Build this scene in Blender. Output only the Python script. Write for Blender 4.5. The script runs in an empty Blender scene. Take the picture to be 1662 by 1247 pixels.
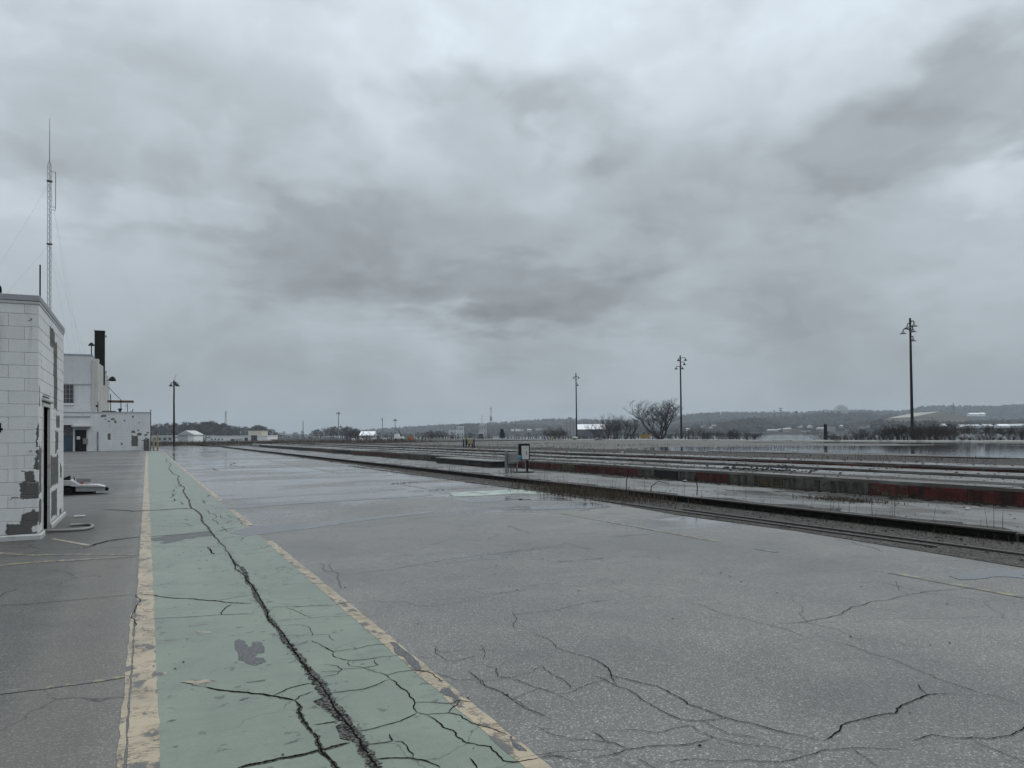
import bpy, math, random
from mathutils import Vector, Matrix
random.seed(7)
SC = bpy.context.scene
COL = SC.collection
# ------------------------------------------------------------------ camera
F = 1240.; CX = 831.; CY = 680.7; H = 1.57
PITCH = .02; ROLL = .010; YAW = math.atan2(831 - 238, 1240.)
f0 = Vector((math.sin(YAW), math.cos(YAW), 0)); r0 = Vector((math.cos(YAW), -math.sin(YAW), 0)); u0 = Vector((0, 0, 1))
F_ = f0 * math.cos(PITCH) + u0 * math.sin(PITCH); U1 = u0 * math.cos(PITCH) - f0 * math.sin(PITCH)
R_ = r0 * math.cos(ROLL) - U1 * math.sin(ROLL); U_ = U1 * math.cos(ROLL) + r0 * math.sin(ROLL)
cd = bpy.data.cameras.new('camera'); co = bpy.data.objects.new('camera', cd); COL.objects.link(co)
cd.sensor_fit = 'HORIZONTAL'; cd.sensor_width = 36; cd.lens = 36 * F / 1662; cd.shift_y = (CY - 623.5) / 1662
cd.clip_start = .1; cd.clip_end = 20000
co.matrix_world = Matrix(((R_[0], U_[0], -F_[0], 0), (R_[1], U_[1], -F_[1], 0), (R_[2], U_[2], -F_[2], H), (0, 0, 0, 1)))
SC.camera = co
# the photograph was surveyed: these give the world point under a measured image point on a known plane
def ray(px, py): return F_ + R_ * ((px - CX) / F) + U_ * ((CY - py) / F)
def G(px, py, z=0.):
    d = ray(px, py); t = (z - H) / d[2]; return Vector((d[0] * t, d[1] * t, z))
def PY(px, py, Y):
    d = ray(px, py); t = Y / d[1]; return Vector((d[0] * t, Y, H + d[2] * t))
def PX(px, py, X):
    d = ray(px, py); t = X / d[0]; return Vector((X, d[1] * t, H + d[2] * t))
def PD(px, py, dist):
    d = ray(px, py); t = dist / (d[0] * f0[0] + d[1] * f0[1]); return Vector((d[0] * t, d[1] * t, H + d[2] * t))
# ------------------------------------------------------------------ world and sun
SUN_EL, SUN_AZ = 52, 110          # degrees; azimuth clockwise from +Y
W = bpy.data.worlds.new('World'); SC.world = W; W.use_nodes = True
class NT:
    def __init__(s, tree): s.t = tree; s.n = tree.nodes; s.l = tree.links
    def put(s, sock, v):
        if isinstance(v, bpy.types.NodeSocket): s.l.new(v, sock)
        elif isinstance(v, (tuple, list)) and sock.type == 'RGBA' and len(v) == 3: sock.default_value = (*v, 1)
        else: sock.default_value = v
    def math(s, op, a, b=0., c=None, clamp=False):
        n = s.n.new('ShaderNodeMath'); n.operation = op; n.use_clamp = clamp
        s.put(n.inputs[0], a); s.put(n.inputs[1], b)
        if c is not None: s.put(n.inputs[2], c)
        return n.outputs[0]
    def vec(s, op, a, b=(0, 0, 0)):
        n = s.n.new('ShaderNodeVectorMath'); n.operation = op; s.put(n.inputs[0], a); s.put(n.inputs[1], b); return n.outputs[0]
    def pos(s): return s.n.new('ShaderNodeNewGeometry').outputs['Position']
    def obj(s): return s.n.new('ShaderNodeTexCoord').outputs['Object']
    def scale(s, v, k): return s.vec('MULTIPLY', v, k if isinstance(k, tuple) else (k, k, k))
    def noise(s, v, sc, det=4, rough=.55, out=0, dist=0.):
        n = s.n.new('ShaderNodeTexNoise'); s.put(n.inputs['Vector'], v); n.inputs['Scale'].default_value = sc
        n.inputs['Detail'].default_value = det; n.inputs['Roughness'].default_value = rough; n.inputs['Distortion'].default_value = dist
        return n.outputs[out]
    def voro(s, v, sc, feature='F1', out=0, rnd=1.):
        n = s.n.new('ShaderNodeTexVoronoi'); n.feature = feature; s.put(n.inputs['Vector'], v); n.inputs['Scale'].default_value = sc
        n.inputs['Randomness'].default_value = rnd; return n.outputs[out]
    def step(s, v, a, b, lo=0., hi=1.):
        n = s.n.new('ShaderNodeMapRange'); n.interpolation_type = 'SMOOTHSTEP'; s.put(n.inputs[0], v); s.put(n.inputs[1], a); s.put(n.inputs[2], b)
        s.put(n.inputs[3], lo); s.put(n.inputs[4], hi); return n.outputs[0]
    def lin(s, v, a, b, lo=0., hi=1.):
        n = s.n.new('ShaderNodeMapRange'); s.put(n.inputs[0], v); s.put(n.inputs[1], a); s.put(n.inputs[2], b)
        s.put(n.inputs[3], lo); s.put(n.inputs[4], hi); return n.outputs[0]
    def mix(s, f, a, b):
        n = s.n.new('ShaderNodeMix'); n.data_type = 'RGBA'; s.put(n.inputs[0], f); s.put(n.inputs[6], a); s.put(n.inputs[7], b); return n.outputs[2]
    def mul(s, c, k):
        n = s.n.new('ShaderNodeVectorMath'); n.operation = 'SCALE'
        s.put(n.inputs[0], c if isinstance(c, bpy.types.NodeSocket) else tuple(c)); s.put(n.inputs[3], k); return n.outputs[0]
    def sep(s, v):
        n = s.n.new('ShaderNodeSeparateXYZ'); s.put(n.inputs[0], v); return n.outputs
    def comb(s, x, y, z):
        n = s.n.new('ShaderNodeCombineXYZ'); s.put(n.inputs[0], x); s.put(n.inputs[1], y); s.put(n.inputs[2], z); return n.outputs[0]
    def bump(s, h, d=.01, st=1., nrm=None):
        n = s.n.new('ShaderNodeBump'); s.put(n.inputs['Height'], h); n.inputs['Distance'].default_value = d; s.put(n.inputs['Strength'], st)
        if nrm is not None: s.put(n.inputs['Normal'], nrm)
        return n.outputs[0]
    def island(s): return s.n.new('ShaderNodeNewGeometry').outputs['Random Per Island']
    def orand(s): return s.n.new('ShaderNodeObjectInfo').outputs['Random']

w = NT(W.node_tree); W.node_tree.nodes.clear()
def make_sky():
    sky = w.n.new('ShaderNodeTexSky'); sky.sky_type = 'NISHITA'; sky.sun_disc = False
    sky.sun_elevation = math.radians(SUN_EL); sky.sun_rotation = math.radians(SUN_AZ); sky.air_density = 1.5; sky.dust_density = 4
    d = w.n.new('ShaderNodeTexCoord').outputs['Generated']
    d = w.n.new('ShaderNodeVectorMath').outputs[0].node and w.vec('NORMALIZE', d)
    x, y, z = w.sep(d)
    zc = w.math('MAXIMUM', z, 0.)
    # the cloud deck: a flat layer seen in perspective
    k = w.math('ADD', zc, .16)
    u = w.math('DIVIDE', x, k); v = w.math('DIVIDE', y, k)
    P = w.comb(u, v, 0.)
    n1 = w.noise(P, 1.15, 4, .52)
    warp = w.n.new('ShaderNodeTexNoise'); w.put(warp.inputs['Vector'], P); warp.inputs['Scale'].default_value = 1.6; warp.inputs['Detail'].default_value = 4; warp.inputs['Roughness'].default_value = .6
    wx, wy, wz = w.sep(warp.outputs[1])
    az = w.math('ARCTAN2', x, y); el = w.math('ARCSINE', zc)
    az = w.math('MULTIPLY_ADD', w.math('SUBTRACT', wx, .5), .26, az)
    el = w.math('MULTIPLY_ADD', w.math('SUBTRACT', wy, .5), .14, el)
    Pd = w.scale(d, (1., 1., 1.45))
    pw = w.vec('ADD', w.scale(Pd, 3.3), w.mul(w.noise(Pd, 3., 4, .6, out=1), .9))
    m1 = w.noise(pw, 1., 5, .54); m2 = w.noise(w.vec('ADD', pw, (3.1, 8.2, 5.)), 2.6, 4, .6)
    bl = w.math('ABSOLUTE', w.math('SUBTRACT', w.noise(w.vec('ADD', pw, (9., 4., 1.)), 1.25, 5, .5), .5))
    tot = w.math('MULTIPLY', w.math('SUBTRACT', n1, .5), .10)
    tot = w.math('ADD', tot, w.step(m1, .40, .60, -.09, .09)); tot = w.math('MULTIPLY_ADD', w.math('SUBTRACT', m2, .5), .12, tot); tot = w.math('MULTIPLY_ADD', w.math('SUBTRACT', bl, .09), -.75, tot)
    fw = w.n.new('ShaderNodeTexNoise'); w.put(fw.inputs['Vector'], P); fw.inputs['Scale'].default_value = 6.5; fw.inputs['Detail'].default_value = 3
    fx, fy, _f = w.sep(fw.outputs[1])
    az = w.math('MULTIPLY_ADD', w.math('SUBTRACT', fx, .5), .13, az); el = w.math('MULTIPLY_ADD', w.math('SUBTRACT', fy, .5), .07, el)
    #      px    py    rx   ry   gain     (clouds as they stand in the sky)
    B = [(690, 405, 400, 110, -.17), (560, 400, 230, 80, -.07), (820, 470, 280, 52, -.13), (850, 200, 190, 95, -.16), (1390, 245, 130, 85, -.19),
         (1650, 140, 120, 90, -.24), (330, 190, 330, 130, -.07), (1210, 500, 260, 60, -.08), (1180, 270, 90, 50, -.07),
         (1260, 90, 260, 75, .09), (1625, 300, 90, 45, .14), (950, 195, 70, 40, .12), (420, 45, 420, 50, .05), (740, 45, 260, 70, .12), (990, 60, 160, 60, .08), (480, 290, 120, 50, .06), (1290, 330, 120, 50, -.08),
         (190, 350, 220, 38, .10), (380, 360, 60, 45, .07), (1120, 130, 140, 60, .06), (600, 170, 60, 90, .06), (1560, 470, 130, 50, .06), (800, 560, 420, 22, .05), (140, 240, 180, 60, -.05)]
    for px, py, rx, ry, g in B:
        q = ray(px, py).normalized(); a0 = math.atan2(q[0], q[1]); e0 = math.asin(q[2])
        da = w.math('MULTIPLY', w.math('SUBTRACT', az, a0), F / rx); de = w.math('MULTIPLY', w.math('SUBTRACT', el, e0), F / ry)
        r2 = w.math('MULTIPLY_ADD', da, da, w.math('MULTIPLY', de, de))
        tot = w.math('MULTIPLY_ADD', w.step(w.math('EXPONENT', w.math('MULTIPLY', r2, -1.)), .15, .72), g * 1.2, tot)
    # overcast luminance: dim at the horizon, brightest overhead
    zz = w.math('MULTIPLY', zc, zc)
    lum = w.math('MULTIPLY_ADD', zc, SKY_B, SKY_A); lum = w.math('MULTIPLY_ADD', zz, SKY_C, lum)
    lum = w.math('MULTIPLY', lum, w.math('ADD', tot, 1.))
    tint = w.mix(w.step(tot, -.3, .25), (.890, .985, 1.062), (.882, .988, 1.080))
    cl = w.mul(tint, lum)
    blue = w.mul(sky.outputs[0], .08)
    out = w.mix(.97, blue, cl)
    bg = w.n.new('ShaderNodeBackground'); w.put(bg.inputs[0], out); bg.inputs[1].default_value = 1.
    o = w.n.new('ShaderNodeOutputWorld'); w.l.new(bg.outputs[0], o.inputs[0])
SKY_A, SKY_B, SKY_C = .290, .28, .62
make_sky()
sl = bpy.data.lights.new('sun', 'SUN'); sl.energy = .8; sl.angle = math.radians(40); sl.color = (1, .97, .93)
so = bpy.data.objects.new('sun', sl); COL.objects.link(so)
a, e = math.radians(SUN_AZ), math.radians(SUN_EL)
so.rotation_euler = Vector((-math.sin(a) * math.cos(e), -math.cos(a) * math.cos(e), -math.sin(e))).to_track_quat('-Z', 'Y').to_euler()
SC.view_settings.view_transform = 'Standard'; SC.view_settings.look = 'None'; SC.view_settings.gamma = 1; SC.view_settings.exposure = .38
SC.render.engine = 'CYCLES'
try:
    SC.cycles.max_bounces = 6; SC.cycles.volume_bounces = 1; SC.cycles.caustics_reflective = False; SC.cycles.caustics_refractive = False
    SC.cycles.use_denoising = True; SC.cycles.use_adaptive_sampling = True; SC.cycles.adaptive_threshold = .015
except Exception: pass

# ------------------------------------------------------------------ materials
MATS = {}
def newmat(name):
    m = bpy.data.materials.new(name); m.use_nodes = True; n = NT(m.node_tree)
    p = m.node_tree.nodes['Principled BSDF']; MATS[name] = m; return n, p
def setp(n, p, col=None, rough=None, nrm=None, metal=None, spec=None):
    if col is not None: n.put(p.inputs['Base Color'], col)
    if rough is not None: n.put(p.inputs['Roughness'], rough)
    if nrm is not None: n.put(p.inputs['Normal'], nrm)
    if metal is not None: n.put(p.inputs['Metallic'], metal)
    if spec is not None: n.put(p.inputs['Specular IOR Level'], spec)
def plain(name, col, rough=.6, var=.25, sc=6., bump=.003, metal=0., stain=None, obj=True):
    n, p = newmat(name); P = n.obj() if obj else n.pos()
    a = n.noise(P, sc, 5, .6); b = n.noise(P, sc * 9, 3, .6)
    f = n.math('MULTIPLY_ADD', n.math('SUBTRACT', a, .5), 2 * var, 1.); f = n.math('MULTIPLY_ADD', n.math('SUBTRACT', b, .5), var, f)
    c = n.mul(col, f)
    if stain: c = n.mix(n.step(a, .5, .72), c, stain)
    setp(n, p, c, n.math('MULTIPLY_ADD', n.math('SUBTRACT', a, .5), .3, rough), n.bump(b, bump), metal, spec=.05 if sum(col) < .06 else .2 if sum(col) < .2 else .4); return MATS[name]

def asphalt(name, base, wetgain=1., fines=1.):
    n, p = newmat(name); P = n.pos()
    big = n.noise(P, .18, 5, .6); mid = n.noise(P, 1.7, 5, .6); gr = n.noise(P, 60., 3, .7)
    st = n.voro(P, 115., out=1); sr = n.sep(st)[0]; sd = n.voro(P, 115.)
    st2 = n.sep(n.voro(P, 46., out=1))[1]
    lum = n.math('MULTIPLY_ADD', n.math('SUBTRACT', big, .5), .85, 1.)
    lum = n.math('MULTIPLY_ADD', n.math('SUBTRACT', mid, .5), .55, lum)
    lum = n.math('MULTIPLY_ADD', n.math('SUBTRACT', gr, .5), 1.3 * fines, lum)
    lum = n.math('MULTIPLY_ADD', n.step(sr, .80, 1.), 1.3 * fines, lum)
    lum = n.math('MULTIPLY_ADD', n.step(sr, .30, .0), -.30 * fines, lum)
    lum = n.math('MULTIPLY_ADD', n.step(st2, .90, 1.), .30 * fines, lum)
    c = n.mul(base, n.math('MAXIMUM', lum, .25))
    # standing wet film: flat lying patches, long across the fall of the yard
    Q = n.scale(P, (.14, .30, 1.)); wn = n.noise(Q, 1., 6, .6, dist=.6)
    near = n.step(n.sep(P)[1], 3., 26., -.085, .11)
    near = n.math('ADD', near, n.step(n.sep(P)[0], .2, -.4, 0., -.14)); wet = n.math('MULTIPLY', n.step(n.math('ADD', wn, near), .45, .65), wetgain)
    damp = n.step(n.noise(n.scale(P, (.5, .5, 1)), 1., 5, .6), .40, .62)
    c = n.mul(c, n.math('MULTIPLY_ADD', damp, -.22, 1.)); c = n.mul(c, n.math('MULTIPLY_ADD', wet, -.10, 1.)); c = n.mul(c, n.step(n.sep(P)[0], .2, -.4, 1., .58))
    sx_ = n.sep(P)[0]; dust = n.math('MULTIPLY', n.step(n.math('MULTIPLY_ADD', mid, .3, sx_), -.75, -.45), n.step(sx_, -.10, -.14))
    c = n.mix(n.math('MULTIPLY', dust, .22), c, (.22, .20, .165))
    # hairline crazing
    wv = n.vec('ADD', P, n.mul(n.noise(P, 1.1, 4, .6, out=1), .55))
    ed = n.voro(wv, .75, 'DISTANCE_TO_EDGE'); cz = n.step(n.noise(P, .35, 3), .48, .58)
    cr = n.math('MULTIPLY', n.step(ed, .0, .009, 1., 0.), cz)
    c = n.mix(n.math('MULTIPLY', cr, .8), c, (.018, .018, .017))
    rough = n.math('MULTIPLY_ADD', damp, -.13, .40); rough = n.math('MULTIPLY_ADD', wet, -.28, rough); rough = n.math('MULTIPLY_ADD', n.math('MULTIPLY', mid, n.math('SUBTRACT', 1., wet)), .14, rough)
    h = n.math('SUBTRACT', n.math('MULTIPLY', sd, 1.2), n.math('MULTIPLY', gr, .7))
    rough = n.math('ADD', rough, n.step(n.sep(P)[0], .2, -.4, 0., .18))
    nb = n.bump(h, .0035, n.math('MULTIPLY_ADD', wet, -.70, .72))
    setp(n, p, c, n.math('MAXIMUM', rough, .04), nb, spec=.5)
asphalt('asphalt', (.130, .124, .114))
n, p = newmat('asphalt_patch'); P = n.pos(); gr = n.noise(P, 70, 3, .7); s_ = n.sep(n.voro(P, 120., out=1))[0]
setp(n, p, n.mul((.085, .085, .087), n.math('MULTIPLY_ADD', n.step(s_, .6, 1.), .9, n.math('ADD', gr, .2))), .5, n.bump(n.voro(P, 120.), .004))
def paint(name, col, under, wear=(.60, .68), streak=(2., 2., 1.), crackx=0., rough=.36):
    n, p = newmat(name); P = n.pos()
    a = n.noise(P, .8, 5, .6); g = n.noise(P, 55., 3, .6); wn = n.noise(n.scale(P, streak), 3.2, 7, .62)
    f = n.math('MULTIPLY_ADD', n.math('SUBTRACT', a, .5), .75, 1.); f = n.math('MULTIPLY_ADD', n.math('SUBTRACT', g, .5), .34, f)
    m2 = n.noise(n.scale(P, (5., 1.6, 1)), 1., 5, .6); f = n.math('MULTIPLY_ADD', n.math('SUBTRACT', m2, .5), .35, f)
    c = n.mul(col, f)
    grime = n.step(n.noise(P, 2.4, 6, .65), .52, .74); c = n.mix(n.math('MULTIPLY', grime, .6), c, under); spk = n.step(n.noise(P, 26., 5, .7), .60, .70); c = n.mix(n.math('MULTIPLY', spk, .30), c, under)
    tr = n.noise(n.scale(P, (.9, 9., 1)), 1., 5, .6); c = n.mul(c, n.math('MULTIPLY_ADD', n.math('SUBTRACT', tr, .5), .30, 1.))
    wr = n.step(wn, *wear)
    if crackx:
        cl = n.noise(n.scale(P, (6., 42., 1.)), 1., 5, .6); wr = n.math('MAXIMUM', wr, n.math('MULTIPLY', n.step(n.math('ABSOLUTE', n.math('SUBTRACT', cl, .5)), 0., crackx, 1., 0.), n.step(n.noise(P, 5., 3), .44, .56)))
    ed = n.voro(n.vec('ADD', P, n.mul(n.noise(P, 2., 4, .6, out=1), .5)), 1.5, 'DISTANCE_TO_EDGE')
    hair = n.math('MULTIPLY', n.step(ed, 0., .010, 1., 0.), n.step(n.math('ADD', n.noise(P, .6, 3), n.step(n.sep(P)[0], .7, 1., 0., .10)), .50, .58))
    c = n.mix(n.math('MULTIPLY', hair, .75), c, (.022, .022, .02))
    c = n.mix(wr, c, n.mul(under, n.math('ADD', g, .5)))
    hh = n.math('MULTIPLY_ADD', wr, -1., n.math('MULTIPLY', g, .6))
    setp(n, p, c, n.math('MULTIPLY_ADD', a, .22, rough - .1), n.bump(hh, .0025))
paint('green_paint', (.146, .174, .136), (.085, .085, .083), wear=(.615, .66))
paint('cream_paint', (.33, .27, .185), (.085, .08, .075), wear=(.55, .61), streak=(2.2, 1.2, 1), crackx=.020)
paint('yellow_paint', (.26, .21, .115), (.09, .088, .083), wear=(.43, .53), streak=(4, 2.5, 1))
paint('faded_green_paint', (.33, .40, .34), (.16, .16, .15), wear=(.46, .60), streak=(.8, 1.5, 1))
n, p = newmat('crack'); P = n.pos(); g = n.noise(P, 90., 3, .7)
setp(n, p, n.mul((.010, .010, .009), n.math('ADD', g, .45)), .95, spec=0.)
n, p = newmat('rubble'); P = n.pos(); g = n.voro(P, 75., out=1); gd = n.voro(P, 75.); r = n.sep(g)[0]
big = n.noise(P, 8., 4, .6)
setp(n, p, n.mix(n.math('MULTIPLY', n.step(r, .1, .8), n.step(big, .36, .52)), (.02, .02, .018), (.145, .14, .13)), .85, n.bump(gd, .02), spec=.15)
n, p = newmat('water'); P = n.pos(); setp(n, p, (.055, .058, .06), .035, n.bump(n.noise(P, 7., 3), .0012)); p.inputs['IOR'].default_value = 1.33
n, p = newmat('river'); P = n.pos(); setp(n, p, (.05, .06, .062), .12, n.bump(n.noise(n.scale(P, (.5, 1.6, 1)), .6, 5, .6), .02)); p.inputs['IOR'].default_value = 1.33
def concrete(name, col, wet=.5, rough0=.6, dirt0=.53):
    n, p = newmat(name); P = n.pos()
    a = n.noise(P, .35, 6, .62); b = n.noise(P, 3., 6, .65); g = n.noise(P, 45., 3, .6)
    f = n.math('MULTIPLY_ADD', n.math('SUBTRACT', a, .5), .9, 1.); f = n.math('MULTIPLY_ADD', n.math('SUBTRACT', b, .5), .75, f); f = n.math('MULTIPLY_ADD', n.math('SUBTRACT', g, .5), .5, f)
    c = n.mul(col, n.math('MAXIMUM', f, .2))
    dirt = n.step(n.noise(n.scale(P, (1., .35, 1)), 1.3, 6, .65), dirt0, dirt0 + .12); c = n.mix(n.math('MULTIPLY', dirt, .75), c, (.040, .032, .024))
    wm = n.step(n.noise(n.scale(P, (.5, .2, 1)), 1., 5, .6), .46, .60)
    setp(n, p, c, n.math('MULTIPLY_ADD', wm, -wet, rough0), n.bump(n.math('ADD', n.math('MULTIPLY', g, .4), b), .012, n.math('MULTIPLY_ADD', wm, -.7, 1.)))
concrete('concrete', (.125, .125, .12), .45, dirt0=.47)
concrete('concrete_top', (.13, .127, .12), .45, dirt0=.44)
concrete('old_concrete', (.06, .057, .052), .25)
concrete('flooded_slab', (.095, .088, .078), .15, .75, dirt0=.46)
concrete('kerb_concrete', (.42, .41, .38), .2)
def gravel(name, c1, c2, sc=28.):
    n, p = newmat(name); P = n.pos(); v = n.voro(P, sc, out=1); d = n.voro(P, sc); r = n.sep(v)[0]; a = n.noise(P, .8, 6, .65); b = n.noise(P, .12, 4)
    c = n.mul(n.mix(r, c1, c2), n.math('ADD', a, .45)); c = n.mul(c, n.math('ADD', b, .5)); c = n.mul(c, n.step(d, .75, .3, .25, 1.))
    setp(n, p, c, .7, n.bump(n.math('ADD', d, a), .03), spec=.25)
gravel('gravel', (.03, .028, .025), (.10, .095, .085))
gravel('track_dirt', (.034, .029, .024), (.115, .104, .09))
gravel('weedy_ground', (.022, .018, .014), (.068, .058, .047), 9.)
gravel('earth', (.025, .022, .017), (.055, .048, .038), 5.)
def faced(name, cols, streaky=1.):
    # weathered painted concrete: vertical runs of dirt, paint lost to bare concrete
    n, p = newmat(name); P = n.pos(); o = n.orand()
    Q = n.vec('ADD', P, n.comb(0., n.math('MULTIPLY', o, 40.), 0.))
    run = n.noise(n.scale(Q, (3., 6., .9)), 1., 6, .65); pt = n.noise(n.scale(Q, (2., 2., 5.)), 1., 6, .65); g = n.noise(Q, 30, 4, .6)
    c = n.mix(n.step(pt, .5, .58), cols[0], cols[1]); c = n.mix(n.math('MULTIPLY', n.step(run, .44, .60), .9), c, cols[2]); ch = n.noise(n.scale(Q, (1., 1.1, 2.2)), 2.2, 7, .68); c = n.mix(n.math('MULTIPLY', n.step(ch, .56, .62), .8), c, (.062, .058, .05)); c = n.mix(n.step(ch, .40, .35), c, cols[2])
    z = n.sep(P)[2]; c = n.mix(n.math('MULTIPLY', n.step(n.math('MULTIPLY_ADD', pt, .25, z), .32, .18), .6), c, (.05, .043, .033))
    c = n.mul(c, n.math('MULTIPLY_ADD', g, .9, .55)); setp(n, p, c, .6, n.bump(n.math('ADD', g, pt), .02), spec=.2)
faced('face_red', ((.078, .015, .011), (.054, .012, .010), (.016, .011, .010)))
faced('face_rust', ((.085, .022, .014), (.10, .08, .06), (.024, .014, .012)))
faced('face_grey', ((.085, .082, .068), (.058, .055, .046), (.018, .017, .015)))
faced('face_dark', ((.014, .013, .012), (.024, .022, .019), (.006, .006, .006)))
faced('face_ochre', ((.06, .05, .034), (.11, .082, .034), (.013, .012, .011)))
plain('rail_steel', (.010, .009, .008), .55, .5, 9., .003, .3)
plain('rail_head', (.07, .062, .056), .38, .4, 6., .001, .7)
plain('black_metal', (.009, .009, .010), .5, .3)
plain('dark_pole', (.014, .012, .010), .8, .5, 4.)
plain('grey_metal', (.16, .165, .165), .55, .25, 7., stain=(.10, .085, .07))
plain('galvanised', (.28, .29, .30), .45, .2, 8., metal=.5)
plain('lamp_grey', (.16, .165, .17), .4, .2)
plain('rust', (.17, .085, .035), .8, .5, 5.)
plain('stack_brown', (.007, .0045, .004), .75, .4, 1.5)
plain('yellow_metal', (.28, .19, .055), .55, .3, 5., stain=(.16, .10, .05))
plain('bollard_yellow', (.25, .20, .115), .6, .4, 6., stain=(.12, .09, .06))
plain('blue_metal', (.04, .075, .11), .5, .25, 4.)
plain('motor_blue', (.06, .20, .34), .4, .3)
plain('navy_post', (.02, .025, .06), .5)
plain('white_metal', (.60, .62, .63), .4, .15, 4.)
plain('dirty_white', (.40, .41, .41), .6, .3, 5., stain=(.25, .24, .22))
plain('cream_frame', (.52, .52, .49), .6, .3, 6., stain=(.24, .22, .18))
plain('door_dark', (.009, .010, .012), .45, .3)
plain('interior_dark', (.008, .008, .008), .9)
plain('rubber', (.015, .015, .015), .7)
plain('hose_grey', (.22, .22, .21), .5, .25)
plain('red_plastic', (.28, .03, .025), .5)
plain('orange', (.35, .11, .03), .6)
plain('paper', (.7, .7, .68), .7, .1)
n, p = newmat('window_glass'); setp(n, p, (.02, .022, .025), .12); 
plain('roof_grey', (.13, .13, .13), .8, .3, 3.)
plain('bark', (.017, .014, .012), .85, .3, 3.)
plain('twig', (.030, .023, .018), .85, .3, 3.)
plain('dry_weed', (.062, .048, .034), .85, .4, 2., obj=False)
plain('evergreen', (.012, .017, .012), .8, .3, 3.)
def winter_wood(name, c1, c2):
    n, p = newmat(name); r = n.island(); P = n.pos(); a = n.noise(P, .02, 3)
    setp(n, p, n.mul(n.mix(r, c1, c2), n.math('MULTIPLY_ADD', a, .8, .6)), .9, spec=.05)
winter_wood('far_wood', (.016, .016, .015), (.040, .036, .032))
winter_wood('near_wood', (.014, .012, .011), (.040, .033, .026))
plain('far_pale', (.42, .43, .43), .7, .1, .2)
plain('far_white', (.72, .73, .73), .7, .06, .2)
plain('far_tan', (.30, .27, .24), .7, .1, .2)
plain('far_dark', (.06, .065, .07), .7, .2, .2)
plain('far_beige', (.36, .34, .27), .7, .1, .2)
plain('far_roof', (.20, .20, .20), .6, .1, .2)
plain('far_brick', (.16, .10, .085), .7, .15, .2)
plain('scrap', (.14, .11, .10), .8, .6, .15)

def wall_mat(name, axis, peels, white=(.57, .58, .58), bare=(.075, .073, .068), block=False, auto=.74):
    # painted block: peeled places are where the coat has come off (u along the wall, z up)
    n, p = newmat(name); P = n.pos(); s = n.sep(P); u = s[0] if axis == 'x' else s[1]; z = s[2]
    wn = n.noise(n.comb(u, z, 0.), 7., 6, .65, out=1); wx, wy, _ = n.sep(wn)
    wl = n.noise(n.comb(u, z, 0.), 1.6, 4, .6, out=1); lx, ly, _ = n.sep(wl)
    k = .20 if not block else .30
    uu = n.math('MULTIPLY_ADD', n.math('SUBTRACT', wx, .5), k, u); zz = n.math('MULTIPLY_ADD', n.math('SUBTRACT', wy, .5), k, z)
    uu = n.math('MULTIPLY_ADD', n.math('SUBTRACT', lx, .5), k, uu); zz = n.math('MULTIPLY_ADD', n.math('SUBTRACT', ly, .5), k, zz)
    m = None
    for (a0, a1, z0, z1) in peels:
        d1 = n.math('DIVIDE', n.math('ABSOLUTE', n.math('SUBTRACT', uu, (a0 + a1) / 2)), abs(a1 - a0) / 2)
        d2 = n.math('DIVIDE', n.math('ABSOLUTE', n.math('SUBTRACT', zz, (z0 + z1) / 2)), abs(z1 - z0) / 2)
        q = n.math('MAXIMUM', d1, d2); m = q if m is None else n.math('MINIMUM', m, q)
    mk = n.step(m, .96, 1.04, 1., 0.) if m is not None else 0.
    fl = n.noise(n.comb(u, z, 0.), 2.6 if not block else .8, 7, .66); mk2 = n.step(fl, auto, auto + .01)
    mk = n.math('MAXIMUM', mk, mk2)
    big = n.noise(P, .8 if not block else .25, 5, .6); g = n.noise(P, 40., 3, .6); ru = n.noise(n.comb(n.math('MULTIPLY', u, 5.), n.math('MULTIPLY', z, .5), 0.), 1., 5, .6)
    f = n.math('MULTIPLY_ADD', n.math('SUBTRACT', big, .5), .22, 1.); f = n.math('MULTIPLY_ADD', n.math('SUBTRACT', ru, .5), .22, f); f = n.math('MULTIPLY_ADD', n.math('SUBTRACT', g, .5), .12, f)
    c = n.mul(white, f); o = n.orand()
    c = n.mul(c, n.math('MULTIPLY_ADD', o, .09, .955))
    hl = n.noise(n.comb(n.math('MULTIPLY', u, 2.), n.math('MULTIPLY', z, 6.), 0.), 3., 6, .6)
    c = n.mix(n.math('MULTIPLY', n.step(n.math('ABSOLUTE', n.math('SUBTRACT', hl, .5)), 0., .006, 1., 0.), .5), c, (.12, .12, .12))
    c = n.mix(n.math('MULTIPLY', n.step(ru, .52, .74), .42), c, (.22, .21, .19))
    hgt = n.math('MULTIPLY', g, .25)
    if block:
        br = n.n.new('ShaderNodeTexBrick'); n.put(br.inputs['Vector'], n.comb(u, z, 0.)); br.inputs['Scale'].default_value = 1.; br.inputs['Brick Width'].default_value = .406
        br.inputs['Row Height'].default_value = .203; br.inputs['Mortar Size'].default_value = .012; br.inputs['Mortar Smooth'].default_value = .3
        jt = br.outputs['Fac']; c = n.mix(n.math('MULTIPLY', jt, n.lin(n.noise(P, 1.5, 4), .35, .7, .15, .8)), c, (.16, .16, .16)); hgt = n.math('SUBTRACT', hgt, jt)
    c = n.mix(mk, c, n.mul(bare, n.math('MULTIPLY_ADD', big, .8, n.math('MULTIPLY_ADD', g, .6, .35))))
    hgt = n.math('MULTIPLY_ADD', mk, -1.2, hgt)
    setp(n, p, c, n.math('MULTIPLY_ADD', mk, .25, .5), n.bump(hgt, .004)); return MATS[name]

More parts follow.
